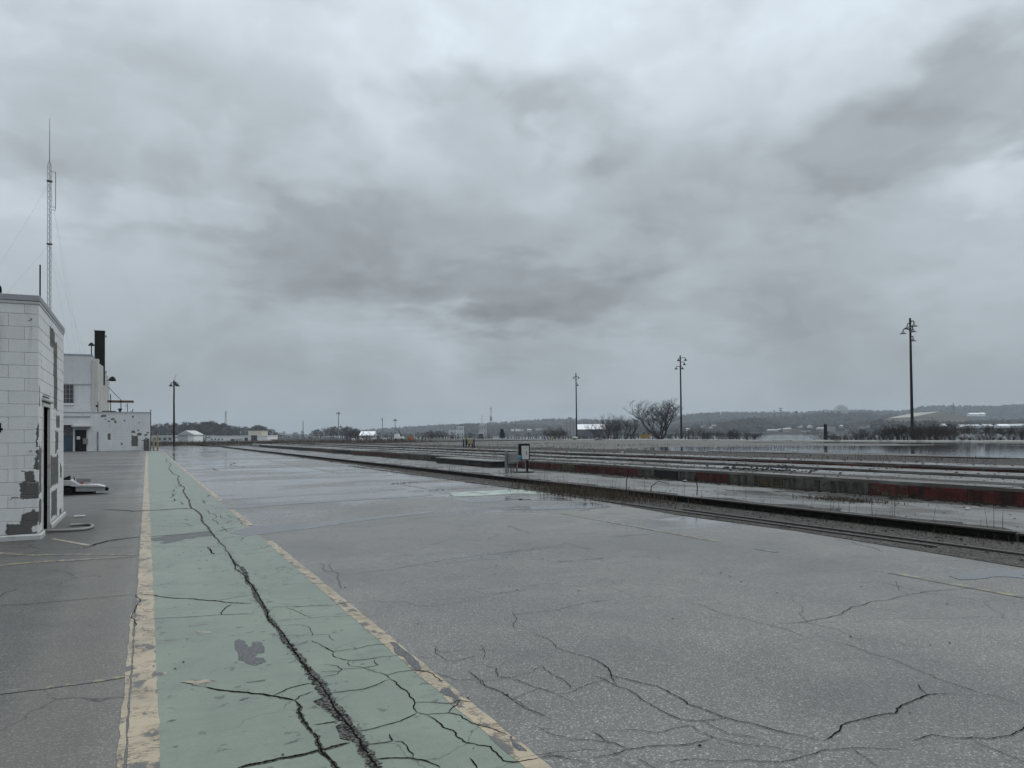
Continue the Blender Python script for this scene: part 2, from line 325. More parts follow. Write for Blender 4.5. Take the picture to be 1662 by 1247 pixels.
# ------------------------------------------------------------------ mesh helpers
ORG = {}
def link(o, parent=None):
    COL.objects.link(o)
    if parent is not None: o.parent = parent
    return o
class MB:
    def __init__(s): s.v = []; s.f = []
    def quad(s, *pts):
        i = len(s.v); s.v += [tuple(q) for q in pts]; s.f.append(tuple(range(i, i + len(pts)))); return s
    def box(s, x0, x1, y0, y1, z0, z1):
        i = len(s.v); s.v += [(x0, y0, z0), (x1, y0, z0), (x1, y1, z0), (x0, y1, z0), (x0, y0, z1), (x1, y0, z1), (x1, y1, z1), (x0, y1, z1)]
        s.f += [tuple(i + k for k in q) for q in ((0, 3, 2, 1), (4, 5, 6, 7), (0, 1, 5, 4), (1, 2, 6, 5), (2, 3, 7, 6), (3, 0, 4, 7))]; return s
    def bevbox(s, x0, x1, y0, y1, z0, z1, b):
        # box with chamfered edges
        i = len(s.v); P = []
        for sx, x in ((-1, x0), (1, x1)):
            for sy, y in ((-1, y0), (1, y1)):
                for sz, z in ((-1, z0), (1, z1)):
                    P += [(x, y - sy * b, z - sz * b), (x - sx * b, y, z - sz * b), (x - sx * b, y - sy * b, z)]
        s.v += P
        idx = lambda a, b_, c, k: i + (a * 4 + b_ * 2 + c) * 3 + k
        for a in (0, 1):
            q = [idx(a, 0, 0, 0), idx(a, 1, 0, 0), idx(a, 1, 1, 0), idx(a, 0, 1, 0)]; s.f.append(tuple(q if a else q[::-1]))
            q = [idx(0, a, 0, 1), idx(1, a, 0, 1), idx(1, a, 1, 1), idx(0, a, 1, 1)]; s.f.append(tuple(q[::-1] if a else q))
            q = [idx(0, 0, a, 2), idx(1, 0, a, 2), idx(1, 1, a, 2), idx(0, 1, a, 2)]; s.f.append(tuple(q if a else q[::-1]))
        for a in (0, 1):
            for c in (0, 1):
                s.f.append((idx(a, c, 0, 0), idx(a, c, 1, 0), idx(a, c, 1, 1), idx(a, c, 0, 1)))
                s.f.append((idx(a, 0, c, 0), idx(a, 1, c, 0), idx(a, 1, c, 2), idx(a, 0, c, 2)))
                s.f.append((idx(0, a, c, 1), idx(1, a, c, 1), idx(1, a, c, 2), idx(0, a, c, 2)))
                for b_ in (0, 1): s.f.append((idx(a, c, b_, 0), idx(a, c, b_, 1), idx(a, c, b_, 2)))
        return s
    def tube(s, pts, rad, k=8, cap=True):
        pts = [Vector(q) for q in pts]; n = len(pts)
        if not isinstance(rad, (list, tuple)): rad = [rad] * n
        base = len(s.v)
        for j, q in enumerate(pts):
            t = (pts[min(j + 1, n - 1)] - pts[max(j - 1, 0)]).normalized()
            a = t.cross(Vector((0, 0, 1)) if abs(t.z) < .95 else Vector((1, 0, 0))).normalized(); b = t.cross(a)
            for m in range(k):
                an = 2 * math.pi * m / k; s.v.append(tuple(q + a * (rad[j] * math.cos(an)) + b * (rad[j] * math.sin(an))))
        for j in range(n - 1):
            for m in range(k):
                s.f.append((base + j * k + m, base + j * k + (m + 1) % k, base + (j + 1) * k + (m + 1) % k, base + (j + 1) * k + m))
        if cap: s.f.append(tuple(base + m for m in range(k))); s.f.append(tuple(base + (n - 1) * k + m for m in range(k))[::-1])
        return s
    def lathe(s, o, prof, k=14):
        base = len(s.v)
        for r, z in prof:
            for m in range(k):
                an = 2 * math.pi * m / k; s.v.append((o[0] + r * math.cos(an), o[1] + r * math.sin(an), o[2] + z))
        for j in range(len(prof) - 1):
            for m in range(k): s.f.append((base + j * k + m, base + j * k + (m + 1) % k, base + (j + 1) * k + (m + 1) % k, base + (j + 1) * k + m))
        return s
    def prism(s, poly, a, b, axis='x'):
        # polygon (2D) swept along an axis
        i = len(s.v); m = len(poly)
        def pt(q, t): return {'x': (t, q[0], q[1]), 'y': (q[0], t, q[1]), 'z': (q[0], q[1], t)}[axis]
        s.v += [pt(q, a) for q in poly] + [pt(q, b) for q in poly]
        s.f.append(tuple(range(i, i + m))[::-1]); s.f.append(tuple(range(i + m, i + 2 * m)))
        for j in range(m): s.f.append((i + j, i + (j + 1) % m, i + m + (j + 1) % m, i + m + j))
        return s
    def mesh(s, name, mat, org=(0, 0, 0), smooth=False):
        me = bpy.data.meshes.new(name); ox, oy, oz = org
        me.from_pydata([(x - ox, y - oy, z - oz) for x, y, z in s.v], [], s.f); me.validate()
        me.materials.append(MATS[mat])
        if smooth: me.polygons.foreach_set('use_smooth', [True] * len(me.polygons))
        me.update(); return me
    def build(s, name, mat, parent=None, org=None, smooth=False):
        if org is None: org = ORG.get(parent.name, (0, 0, 0)) if parent is not None else (0, 0, 0)
        o = bpy.data.objects.new(name, s.mesh(name, mat, org, smooth)); link(o, parent)
        ORG[o.name] = org; return o
def thing(name, label, cat, loc=(0, 0, 0), group=None):
    o = bpy.data.objects.new(name, None); o.empty_display_size = .2; link(o); o.location = loc; ORG[o.name] = tuple(loc)
    o['label'] = label; o['category'] = cat
    if group: o['group'] = group
    return o
def tag(o, label, cat, group=None, kind=None):
    o['label'] = label; o['category'] = cat
    if group: o['group'] = group
    if kind: o['kind'] = kind
    return o
def solo(mb, name, mat, label, cat, group=None, smooth=False, loc=None):
    # a thing that is one mesh, with its origin at its base
    if loc is None:
        xs = [q[0] for q in mb.v]; ys = [q[1] for q in mb.v]; zs = [q[2] for q in mb.v]
        loc = ((min(xs) + max(xs)) / 2, (min(ys) + max(ys)) / 2, min(zs))
    o = mb.build(name, mat, None, loc, smooth); o.location = loc; return tag(o, label, cat, group)
def struct(mb, name, mat, parent=None, smooth=False):
    o = mb.build(name, mat, parent, (0, 0, 0), smooth)
    if parent is None: o['kind'] = 'structure'
    return o
def stuff(mb, name, mat, label=None, cat=None, parent=None, smooth=False):
    o = mb.build(name, mat, parent, None, smooth); o['kind'] = 'stuff'
    if parent is None and label: o['label'] = label; o['category'] = cat
    return o
def copy_tree(o, parent=None):
    c = o.copy(); COL.objects.link(c); c.parent = parent
    for ch in list(o.children): copy_tree(ch, c)
    return c
R = random.Random(11)
def sheet(pts, z): return MB().quad(*[(q[0], q[1], z) for q in pts])

# ------------------------------------------------------------------ ground, river, hills
LAND = [(-1500, -1400), (132, -1400), (132, 60), (134, 250), (150, 430), (190, 800), (330, 1500), (500, 2400), (-1500, 2400)]
def make_land():
    mb = MB(); mb.quad(*[(x, y, -.35) for x, y in LAND])
    for i in range(1, 7):
        (xa, ya), (xb, yb) = LAND[i], LAND[i + 1]
        mb.quad((xa, ya, -.35), (xa + 9, ya, -4.5), (xb + 9, yb, -4.5), (xb, yb, -.35))
    return struct(mb, 'ground', 'earth')
make_land()
struct(MB().quad((-1450, -1390, -2.2), (4400, -1390, -2.2), (4400, 4400, -2.2), (-1450, 4400, -2.2)), 'river', 'river')
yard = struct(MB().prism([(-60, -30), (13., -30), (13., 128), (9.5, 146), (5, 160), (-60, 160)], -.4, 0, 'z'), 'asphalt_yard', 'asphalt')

# ------------------------------------------------------------------ the painted walkway
def strip(x0, x1, y0, y1, z, step=.25, j=.006, seed=1):
    # a painted band with slightly wandering edges
    r = random.Random(seed); mb = MB(); y = y0; L = []; 
    while y < y1 + 1e-6:
        L.append((x0 + r.uniform(-j, j), x1 + r.uniform(-j, j), y)); y += step if y < 25 else step * 6
    L.append((x0, x1, y1))
    i = 0
    for a, b, y in L: mb.v += [(a, y, z), (b, y, z)]
    for k in range(len(L) - 1): mb.f.append((2 * k, 2 * k + 1, 2 * k + 3, 2 * k + 2))
    return mb
lane = struct(strip(.045, 1.62, -3, 101, .002, j=.003), 'painted_walkway', 'green_paint')
struct(strip(-.088, .06, -3, 100, .0035, step=.12, j=.006, seed=3), 'painted_line', 'cream_paint')
struct(strip(-.130, -.100, -3, 7.7, .0035, step=.12, j=.006, seed=4), 'painted_line', 'cream_paint')
for k, (a, b) in enumerate(((-3, 6.5), (6.5, 12.05), (14.3, 17.6), (20.2, 96))):
    struct(strip(1.605, 1.715, a, b - .01, .0035, step=.12, j=.007, seed=5 + k), 'painted_line', 'cream_paint')
def pxsheet(name, mat, pts, z, zoom=(0, 0, 1.), jag=.0, seed=0, parent=None):
    r = random.Random(seed); q = [G(zoom[0] + x / zoom[2], zoom[1] + y / zoom[2]) for x, y in pts]; out = []
    for i in range(len(q)):
        a, b = q[i], q[(i + 1) % len(q)]; n_ = max(1, int((b - a).length / .06)) if jag else 1; n_ = min(n_, 14)
        d = (b - a); nn = Vector((-d.y, d.x, 0)).normalized() if d.length > 1e-6 else Vector((0, 0, 0))
        for k in range(n_): out.append(a + d * (k / n_) + nn * r.uniform(-jag, jag))
    return struct(sheet(out, z), name, mat, parent)
ZA = (190, 980, 4.492); ZB = (520, 980, 4.374); ZC = (400, 840, 2.77); ZD = (960, 840, 2.3675); ZE = (0, 840, 2.968); ZF = (200, 720, 5.936); ZG = (600, 740, 3.324); ZH = (0, 620, 4.157)
for k, (za, zb) in enumerate((((456, 746), (530, 767)), ((645, 785), (684, 794)), ((905, 833.6), (1171, 879)), ((1236, 890), (1268, 896)), ((1450, 929), (1700, 974)))):
    a, b = G(*za), G(*zb); struct(strip(7.36, 7.46, b.y, a.y, .004, seed=20 + k), 'painted_line', 'yellow_paint')
pxsheet('painted_line', 'cream_paint', [(340, 1062), (370, 1058), (612, 1100), (600, 1106), (560, 1102)], .004, ZH, .006, 3)
pxsheet('painted_line', 'yellow_paint', [(-60, 1145), (0, 1150), (210, 1166), (480, 1160), (700, 1164), (915, 1168), (915, 1172), (700, 1170), (480, 1168), (210, 1176), (0, 1166), (-60, 1160)], .004, ZH, .008, 4)
pxsheet('painted_line', 'yellow_paint', [(-60, 1238), (200, 1215), (500, 1198), (760, 1184), (910, 1176), (910, 1181), (760, 1192), (500, 1208), (200, 1226), (-60, 1252)], .004, ZH, .008, 5)
pxsheet('painted_line', 'yellow_paint', [(0, 838), (200, 815), (480, 783), (600, 765), (600, 772), (480, 793), (200, 830), (0, 854)], .004, ZE, .006, 6)
# worn-through places and patches in the paint
pxsheet('worn_patch', 'asphalt_patch', [(850, 275), (880, 262), (930, 275), (960, 320), (985, 310), (985, 280), (1050, 278), (1082, 340), (1075, 362), (1020, 370), (1010, 395), (1060, 398), (1085, 425), (1060, 440), (1000, 458), (940, 440), (925, 418), (880, 415), (882, 370), (860, 340)], .0030, ZA, .006, 1, lane)
pxsheet('worn_patch', 'asphalt_patch', [(260, 915), (420, 890), (640, 868), (835, 850), (870, 890), (780, 900), (690, 905), (720, 912), (590, 925), (520, 945), (400, 968), (360, 962), (400, 940), (300, 945), (270, 935)], .0030, ZF, .02, 2, lane)
pxsheet('worn_patch', 'asphalt_patch', [(1340, 950), (1360, 945), (1365, 985), (1420, 1010), (1450, 1035), (1470, 1055), (1400, 1050), (1370, 1020)], .0045, ZB, .004, 3, lane)
pxsheet('worn_patch', 'asphalt_patch', [(490, 275), (530, 275), (620, 350), (700, 420), (720, 470), (680, 480), (620, 420), (600, 385), (540, 370), (520, 345), (525, 310)], .0045, ZB, .006, 4, lane)
pxsheet('worn_patch', 'asphalt_patch', [(860, 610), (910, 600), (950, 650), (1000, 690), (960, 712), (935, 670), (880, 655), (850, 630)], .0045, ZB, .005, 5, lane)
pxsheet('worn_patch', 'cream_paint', [(480, 572), (560, 562), (650, 555), (730, 568), (640, 580), (570, 590)], .0030, ZA, .003, 6, lane)
pxsheet('worn_patch', 'cream_paint', [(580, 200), (690, 204), (690, 218), (600, 213)], .0030, ZA, .003, 7, lane)
pxsheet('worn_patch', 'cream_paint', [(270, 508), (350, 500), (375, 515), (320, 528), (275, 522)], .0030, ZA, .003, 8, lane)
for k, q in enumerate(([(360, 865), (400, 848), (440, 850), (400, 862)], [(390, 1048), (450, 1038), (440, 1050)], [(885, 712), (920, 690), (970, 686), (920, 708)], [(1210, 1030), (1310, 995), (1320, 1005), (1240, 1028)], [(930, 578), (1080, 556), (1080, 566), (960, 580)])):
    pxsheet('worn_patch', 'asphalt_patch', q, .0030, ZA, .003, 30 + k, lane)
pxsheet('worn_patch', 'rubble', [(1590, 900), (1640, 870), (1700, 900), (1760, 960), (1720, 1010), (1640, 985), (1600, 950)], .0032, ZA, .015, 9, lane)
pxsheet('worn_patch', 'rubble', [(1430, 715), (1490, 690), (1560, 720), (1620, 790), (1600, 810), (1540, 790), (1480, 760)], .0032, ZA, .012, 10, lane)
pxsheet('faded_paint', 'faded_green_paint', [(430, 200), (700, 185), (880, 178), (1040, 195), (1000, 207), (800, 205), (640, 215), (450, 222)], .005, ZG, .05, 11)
# ------------------------------------------------------------------ cracks (traced one by one)
CR = [
 (ZE, .012, [(-40, 428), (0, 425), (150, 420), (350, 400), (520, 385), (660, 372)]), (ZE, .022, [(660, 372), (740, 376), (860, 392), (1000, 402), (1100, 412), (1210, 416)]),
 (ZE, .010, [(1000, 402), (1080, 398), (1140, 385), (1200, 378)]), (ZE, .012, [(700, 497), (900, 482), (1070, 470), (1235, 467)]), (ZE, .014, [(1070, 470), (1075, 448), (1120, 420)]),
 (ZE, .008, [(0, 385), (40, 360), (90, 345)]), (ZE, .010, [(860, 798), (980, 818)]), (ZE, .020, [(980, 818), (1100, 838), (1220, 852), (1310, 862), (1420, 885)]),
 (ZE, .014, [(1310, 862), (1380, 830), (1450, 810), (1510, 800)]), (ZE, .012, [(1420, 885), (1440, 865), (1510, 842)]), (ZE, .036, [(1420, 885), (1445, 950), (1490, 1020), (1530, 1090), (1580, 1160), (1640, 1230), (1700, 1300)]),
 (ZE, .012, [(655, 375), (655, 440), (648, 500), (640, 540)]), (ZE, .016, [(0, 200), (200, 160), (400, 150), (520, 120), (660, 96), (720, 96)]), (ZE, .010, [(150, 130), (200, 155), (260, 150), (420, 140)]),
 (ZA, .012, [(1425, 890), (1520, 875), (1620, 858)]), (ZA, .032, [(860, 1215), (900, 1199), (1060, 1165), (1180, 1135), (1300, 1115), (1400, 1095), (1500, 1070), (1600, 1045), (1700, 1020)]),
 (ZB, .010, [(0, 300), (50, 325), (95, 345), (240, 325), (340, 300), (440, 292), (520, 288)]), (ZB, .010, [(95, 345), (90, 375), (150, 395), (205, 408), (330, 398), (440, 380), (560, 370)]),
 (ZB, .008, [(0, 435), (120, 445), (155, 470), (120, 505), (0, 527)]), (ZB, .007, [(0, 487), (150, 487)]), (ZB, .008, [(155, 470), (300, 460), (410, 438), (380, 402)]),
 (ZB, .008, [(200, 410), (205, 445), (300, 455), (390, 490), (470, 512), (495, 540)]), (ZB, .010, [(470, 512), (550, 490), (660, 475), (760, 487), (810, 520), (860, 555)]),
 (ZB, .012, [(50, 635), (220, 620), (310, 610), (380, 585), (440, 560), (495, 540)]), (ZB, .013, [(495, 540), (560, 590), (620, 635), (660, 680), (660, 740), (690, 775)]),
 (ZB, .010, [(665, 708), (800, 705), (930, 713), (990, 690), (1080, 705)]), (ZB, .013, [(250, 915), (360, 895), (480, 862), (570, 838), (640, 805), (690, 778)]),
 (ZB, .011, [(690, 775), (760, 793), (910, 780), (990, 795), (1050, 835), (1130, 870), (1230, 895), (1330, 938)]), (ZB, .010, [(990, 690), (930, 750), (910, 780)]),
 (ZB, .014, [(760, 793), (830, 840), (870, 880), (940, 905), (970, 950), (1030, 990), (1120, 1010), (1210, 1020), (1260, 1080), (1300, 1120), (1400, 1130), (1550, 1100)]),
 (ZB, .012, [(320, 1008), (430, 995), (510, 980), (490, 930)]), (ZB, .010, [(510, 980), (580, 985), (620, 1030), (660, 1075), (660, 1100)]), (ZB, .014, [(380, 1108), (500, 1102), (650, 1102), (780, 1135), (850, 1168)]),
 (ZB, .012, [(0, 860), (130, 838)]), (ZB, .030, [(30, 1045), (100, 1018), (180, 1000)]), (ZB, .012, [(1060, 1100), (1100, 1150), (1120, 1200)]),
 (ZB, .007, [(1040, 480), (1100, 520), (1160, 580), (1250, 620), (1330, 660), (1400, 715), (1500, 765), (1662, 830)]), (ZB, .007, [(1150, 430), (1240, 460), (1260, 520), (1400, 545), (1480, 580), (1600, 615), (1662, 635)]),
 (ZB, .006, [(820, 310), (830, 360), (900, 405), (960, 412), (1040, 390), (1140, 370)]), (ZB, .006, [(690, 380), (830, 385)]), (ZB, .006, [(700, 470), (960, 545), (1130, 540)]), (ZB, .006, [(1360, 65), (1395, 110), (1390, 180)]),
 (ZB, .006, [(1500, 880), (1580, 890), (1700, 905)]), (ZB, .008, [(1550, 1100), (1662, 1085), (1800, 1100)]), (ZB, .005, [(1140, 300), (1170, 350), (1160, 400)]),
 (ZC, .008, [(320, 205), (350, 240), (440, 258)]), (ZC, .006, [(385, 205), (390, 245), (420, 290), (410, 330)]), (ZC, .009, [(440, 258), (560, 245), (800, 210), (1000, 178), (1200, 155), (1440, 128)]),
 (ZC, .006, [(1440, 128), (1560, 145)]), (ZC, .005, [(480, 385), (560, 378), (690, 382), (820, 400), (1020, 372)]), (ZC, .005, [(970, 320), (1070, 345), (1220, 340)]), (ZC, .006, [(1190, 440), (1400, 420), (1500, 392), (1662, 370)]),
 (ZC, .005, [(1340, 290), (1520, 262)]), (ZC, .007, [(1290, 525), (1380, 570), (1420, 600), (1540, 630), (1610, 670), (1640, 720), (1662, 760)]), (ZC, .007, [(1330, 670), (1440, 745), (1460, 775)]),
 (ZC, .010, [(90, 408), (250, 402), (400, 395), (480, 385)]), (ZC, .007, [(130, 465), (280, 455), (400, 447), (520, 438)]), (ZC, .007, [(180, 405), (240, 430), (290, 452)]), (ZC, .006, [(140, 488), (250, 485), (295, 520), (290, 540)]),
 (ZC, .006, [(190, 535), (290, 530), (370, 530), (400, 558)]), (ZC, .007, [(215, 580), (280, 555)]), (ZC, .007, [(290, 555), (340, 580), (390, 605)]), (ZC, .010, [(0, 150), (80, 140), (130, 122)]),
 (ZC, .006, [(1300, 945), (1380, 980), (1480, 1000), (1560, 1005), (1662, 1020)]), (ZC, .006, [(1000, 690), (1060, 735), (1090, 770), (1200, 820), (1300, 880)]), (ZC, .005, [(850, 590), (880, 610), (1010, 600), (1140, 600)]),
 (ZC, .006, [(1400, 800), (1480, 780), (1560, 745), (1640, 725)]), (ZC, .005, [(1060, 740), (1200, 720), (1330, 670)]), (ZC, .005, [(1200, 820), (1320, 770), (1400, 800), (1480, 840)]), (ZC, .006, [(1340, 1060), (1450, 1090), (1560, 1110)]),
 (ZD, .010, [(0, 605), (60, 630), (190, 700), (260, 740), (340, 778), (430, 785), (520, 770)]), (ZD, .012, [(10, 545), (70, 590), (75, 612), (150, 628), (250, 648), (330, 690), (370, 720), (460, 752), (560, 785), (700, 820), (800, 840), (895, 862)]),
 (ZD, .014, [(895, 862), (940, 830), (965, 800), (1030, 780), (1170, 755), (1190, 725), (1250, 700), (1290, 685), (1400, 682)]), (ZD, .008, [(1250, 640), (1290, 685)]),
 (ZD, .010, [(680, 415), (780, 408), (900, 388), (980, 360), (1000, 345), (1080, 325), (1220, 298), (1370, 280), (1520, 265)]), (ZD, .006, [(360, 322), (440, 345), (560, 385), (680, 415), (840, 465)]), (ZD, .006, [(180, 305), (300, 302)]),
 (ZD, .007, [(940, 480), (1060, 520), (1160, 550), (1260, 590), (1350, 630), (1470, 670), (1560, 690), (1662, 725)]), (ZD, .009, [(0, 825), (50, 860), (140, 895)]), (ZD, .009, [(0, 930), (80, 915), (140, 895), (280, 880), (440, 860), (470, 855)]),
 (ZD, .007, [(60, 820), (180, 818), (245, 832), (380, 800), (470, 850), (560, 870), (700, 885), (850, 910)]), (ZD, .008, [(240, 950), (400, 932), (600, 935), (730, 945), (820, 920), (900, 895), (1000, 890), (1210, 888)]),
 (ZD, .011, [(1230, 860), (1310, 838), (1400, 852), (1540, 852), (1620, 835), (1662, 810), (1720, 790)]), (ZD, .006, [(1470, 860), (1560, 900), (1662, 945)]), (ZD, .006, [(1000, 890), (1060, 930), (1100, 960)]), (ZD, .012, [(940, 85), (1040, 108), (1120, 132)]),
 (ZD, .006, [(430, 785), (520, 830), (640, 850)]), (ZD, .005, [(1170, 245), (1180, 275), (1220, 298)]), (ZD, .007, [(180, 930), (220, 955), (260, 980)]), (ZD, .01, [(100, 75), (200, 68), (280, 60)]), (ZD, .008, [(560, 55), (680, 62), (780, 60)]),
 (ZF, .085, [(-200, 640), (0, 645), (90, 655), (180, 650), (400, 640), (560, 628), (660, 630)]), (ZF, .014, [(-60, 672), (0, 668), (180, 665)]), (ZF, .05, [(-300, 985), (-150, 940), (0, 920), (160, 905)]), (ZF, .014, [(-200, 1010), (0, 1000), (150, 985)]),
 (ZF, .030, [(230, 905), (500, 882), (700, 862), (850, 842)]), (ZF, .010, [(270, 790), (430, 800), (680, 805)]), (ZF, .025, [(820, 1000), (850, 1040), (880, 1068)]), (ZF, .012, [(280, 990), (600, 1000), (920, 995)]),
 (ZF, .03, [(240, 190), (330, 182), (410, 178)]), (ZF, .015, [(250, 335), (430, 325)]), (ZF, .015, [(240, 470), (360, 468), (560, 475)]), (ZF, .03, [(-600, 205), (-200, 200), (0, 200), (200, 198)]), (ZF, .02, [(-600, 305), (0, 300), (120, 290)]),
 (ZF, .018, [(-400, 460), (0, 470), (180, 470)]), (ZF, .03, [(440, 525), (480, 512), (500, 490), (460, 485)]), (ZF, .03, [(470, 562), (495, 540), (490, 532)]), (ZF, .03, [(555, 565), (570, 590)]), (ZF, .02, [(470, 410), (520, 400), (545, 415), (520, 435)]),
 (ZF, .02, [(490, 440), (480, 455), (540, 470)]), (ZF, .018, [(750, 600), (900, 605)]), (ZF, .014, [(780, 640), (850, 680), (890, 720), (880, 750), (900, 780), (1000, 770), (1050, 740)]), (ZF, .012, [(920, 690), (990, 730), (1060, 720)]),
 (ZF, .020, [(900, 850), (980, 830), (1060, 815), (1150, 810)]), (ZF, .012, [(960, 800), (990, 850), (1090, 840)]), (ZF, .012, [(1010, 690), (1100, 720), (1150, 790)]), (ZF, .015, [(940, 930), (1060, 905), (1160, 910), (1130, 930), (1060, 935)]),
 (ZF, .012, [(540, 765), (640, 790), (690, 800)]), (ZF, .014, [(490, 745), (505, 740)]), (ZF, .02, [(810, 490), (825, 510), (815, 520)]), (ZF, .02, [(765, 545), (775, 575), (800, 580)]), (ZF, .02, [(500, 740), (600, 735), (640, 742)]),
 (ZF, .010, [(300, 590), (420, 605), (600, 590)]), (ZF, .012, [(280, 690), (470, 695)]), (ZF, .04, [(850, 305), (900, 303)]), (ZF, .03, [(1050, 545), (1160, 543)]), (ZF, .06, [(850, 240), (910, 265)]), (ZF, .06, [(1050, 180), (1110, 220), (1160, 235)]),
 (ZG, .010, [(740, 378), (800, 400), (860, 422)]), (ZG, .008, [(960, 430), (1100, 424), (1240, 418)]), (ZG, .008, [(1330, 436), (1480, 424)]), (ZG, .010, [(680, 528), (850, 508), (1080, 480)]), (ZG, .008, [(1040, 468), (1090, 480), (1200, 506)]),
 (ZG, .012, [(230, 345), (370, 325)]), (ZG, .02, [(1130, 300), (1220, 283), (1290, 285)]), (ZG, .015, [(1250, 308), (1350, 312)]),
]
MAINC = [(F_x, F_y) for F_x, F_y in ((340, 65), (410, 155), (440, 250), (530, 390), (600, 490), (660, 625), (760, 710), (840, 840), (920, 945), (1010, 1050))]
def jag_line(pts, rough, step, r):
    # fractal subdivision of a traced line
    out = list(pts)
    while max((out[i + 1] - out[i]).length for i in range(len(out) - 1)) > step and len(out) < 400:
        nw = [out[0]]
        for a, b in zip(out, out[1:]):
            d = b - a
            if d.length > step: nw.append((a + b) / 2 + Vector((-d.y, d.x, 0)) * r.uniform(-rough, rough))
            nw.append(b)
        out = nw
    return out
def crack(pts, width, z, seed, mat='crack', ragged=.45, step=.05, rgh=.085):
    r = random.Random(seed); L = jag_line(pts, rgh, step, r); mb = MB(); n_ = len(L)
    for i, q in enumerate(L):
        d = (L[min(i + 1, n_ - 1)] - L[max(i - 1, 0)]); nn = Vector((-d.y, d.x, 0)).normalized()
        ws = width[min(int(i / n_ * len(width)), len(width) - 1)] if isinstance(width, list) else width
        end = min(1., .25 + min(i, n_ - 1 - i) / max(2, n_ * .12))
        a = ws * .5 * end * r.uniform(1 - ragged, 1 + ragged); b = ws * .5 * end * r.uniform(1 - ragged, 1 + ragged)
        mb.v += [tuple(q + nn * a + Vector((0, 0, z))), tuple(q - nn * b + Vector((0, 0, z)))]
        if i: mb.f.append((2 * i - 2, 2 * i - 1, 2 * i + 1, 2 * i))
    return mb
for k, (zo, wd, pts) in enumerate(CR):
    P3 = [G(zo[0] + x / zo[2], zo[1] + y / zo[2]) for x, y in pts]
    far = P3[0].length
    crack(P3, wd * (.62 if wd < .02 else .75), .0048 + .00001 * k, 100 + k, 'crack' if wd < .04 else 'rubble', .45, max(.035, far * .006)).build('crack', 'crack' if wd < .03 else 'rubble', yard)
    if .03 <= wd: crack(P3, wd * .22, .0062 + .00001 * k, 100 + k, 'crack', .6, max(.035, far * .006)).build('crack', 'crack', yard)
PM = [G(ZF[0] + x / ZF[2], ZF[1] + y / ZF[2]) for x, y in MAINC]
PM += [G(ZE[0] + x / ZE[2], ZE[1] + y / ZE[2]) for x, y in ((1110, 190), (1200, 320), (1270, 430), (1340, 540), (1400, 620), (1470, 720))]
PM += [G(ZB[0] + x / ZB[2], ZB[1] + y / ZB[2]) for x, y in ((0, 580), (60, 680), (130, 790), (210, 880), (270, 970), (320, 1060), (380, 1150))]
PM.append(PM[-1] + (PM[-1] - PM[-5]) * 1.2)
crack(PM[:10], .036, .0064, 5, 'rubble', .5, .12, .02).build('crack', 'rubble', yard)
crack(PM[9:], [.022, .042, .04, .03, .04, .06, .05, .065], .0066, 6, 'rubble', .7, .02, .035).build('crack', 'rubble', yard)
crack([q + Vector((.004, 0, 0)) for q in PM[9:]], .013, .0072, 7, 'crack', .75, .02, .035).build('crack', 'crack', yard)
# crumbled bits lying along the open joint
def pebbles(name, spots, mat, parent=None, label=None, cat=None):
    mb = MB(); r = random.Random(3)
    for (x, y, z, s_) in spots:
        b = len(mb.v); h = s_ * r.uniform(.4, .8)
        ring = [(x + s_ * math.cos(t) * r.uniform(.6, 1.1), y + s_ * math.sin(t) * r.uniform(.6, 1.1), z + h * r.uniform(.1, .45)) for t in (0, 1.25, 2.5, 3.8, 5.)]
        mb.v += ring + [(x + r.uniform(-.2, .2) * s_, y, z + h)]
        for i in range(5): mb.f.append((b + i, b + (i + 1) % 5, b + 5))
    return stuff(mb, name, mat, label, cat, parent)
plain('stone', (.13, .128, .122), .8, .5, 40., obj=False)
sp = []
for a, b in zip(PM[8:], PM[9:]):
    for i in range(int((b - a).length * 70)):
        t = R.random(); q = a.lerp(b, t); sp.append((q.x + R.gauss(0, .026), q.y, .004, R.uniform(.003, .010)))
pebbles('loose_stones', sp, 'stone', yard)
sp = []
for i in range(260):
    y = R.uniform(2.5, 22) ; x = R.uniform(-3.5, 7)
    sp.append((x, y, .004, R.uniform(.005, .014)))
plain('dark_stone', (.014, .013, .011), .8, .5, 40., obj=False)
pebbles('loose_grit', sp, 'dark_stone', yard)
# puddles
for k, (zo, q) in enumerate((
  ((0, 0, 1.), [(372, 866), (400, 857), (440, 853), (500, 850), (560, 842), (640, 836), (700, 830), (705, 832), (620, 842), (560, 850), (500, 859), (440, 866), (400, 871)]),
  ((0, 0, 1.), [(345, 823), (400, 820.5), (480, 815), (600, 808), (700, 803), (705, 804.5), (600, 811), (480, 818.5), (400, 825), (350, 826)]),
  (ZG, [(430, 228), (560, 234), (700, 224), (850, 235), (950, 224), (1050, 228), (1100, 243), (1000, 242), (860, 240), (760, 240), (650, 253), (560, 252), (480, 242)]),
  (ZG, [(700, 292), (860, 277), (960, 268), (1090, 265), (1200, 252), (1310, 275), (1200, 285), (1060, 288), (900, 292)]),
  (ZG, [(1130, 215), (1190, 212), (1240, 228), (1190, 236), (1150, 230)]),
  (ZD, [(1370, 225), (1460, 205), (1560, 195), (1662, 210), (1662, 235), (1560, 228), (1480, 238), (1420, 240)]),
)):
    pxsheet('puddle', 'water', q, .0030 + .0002 * k, zo, .02, 40 + k)

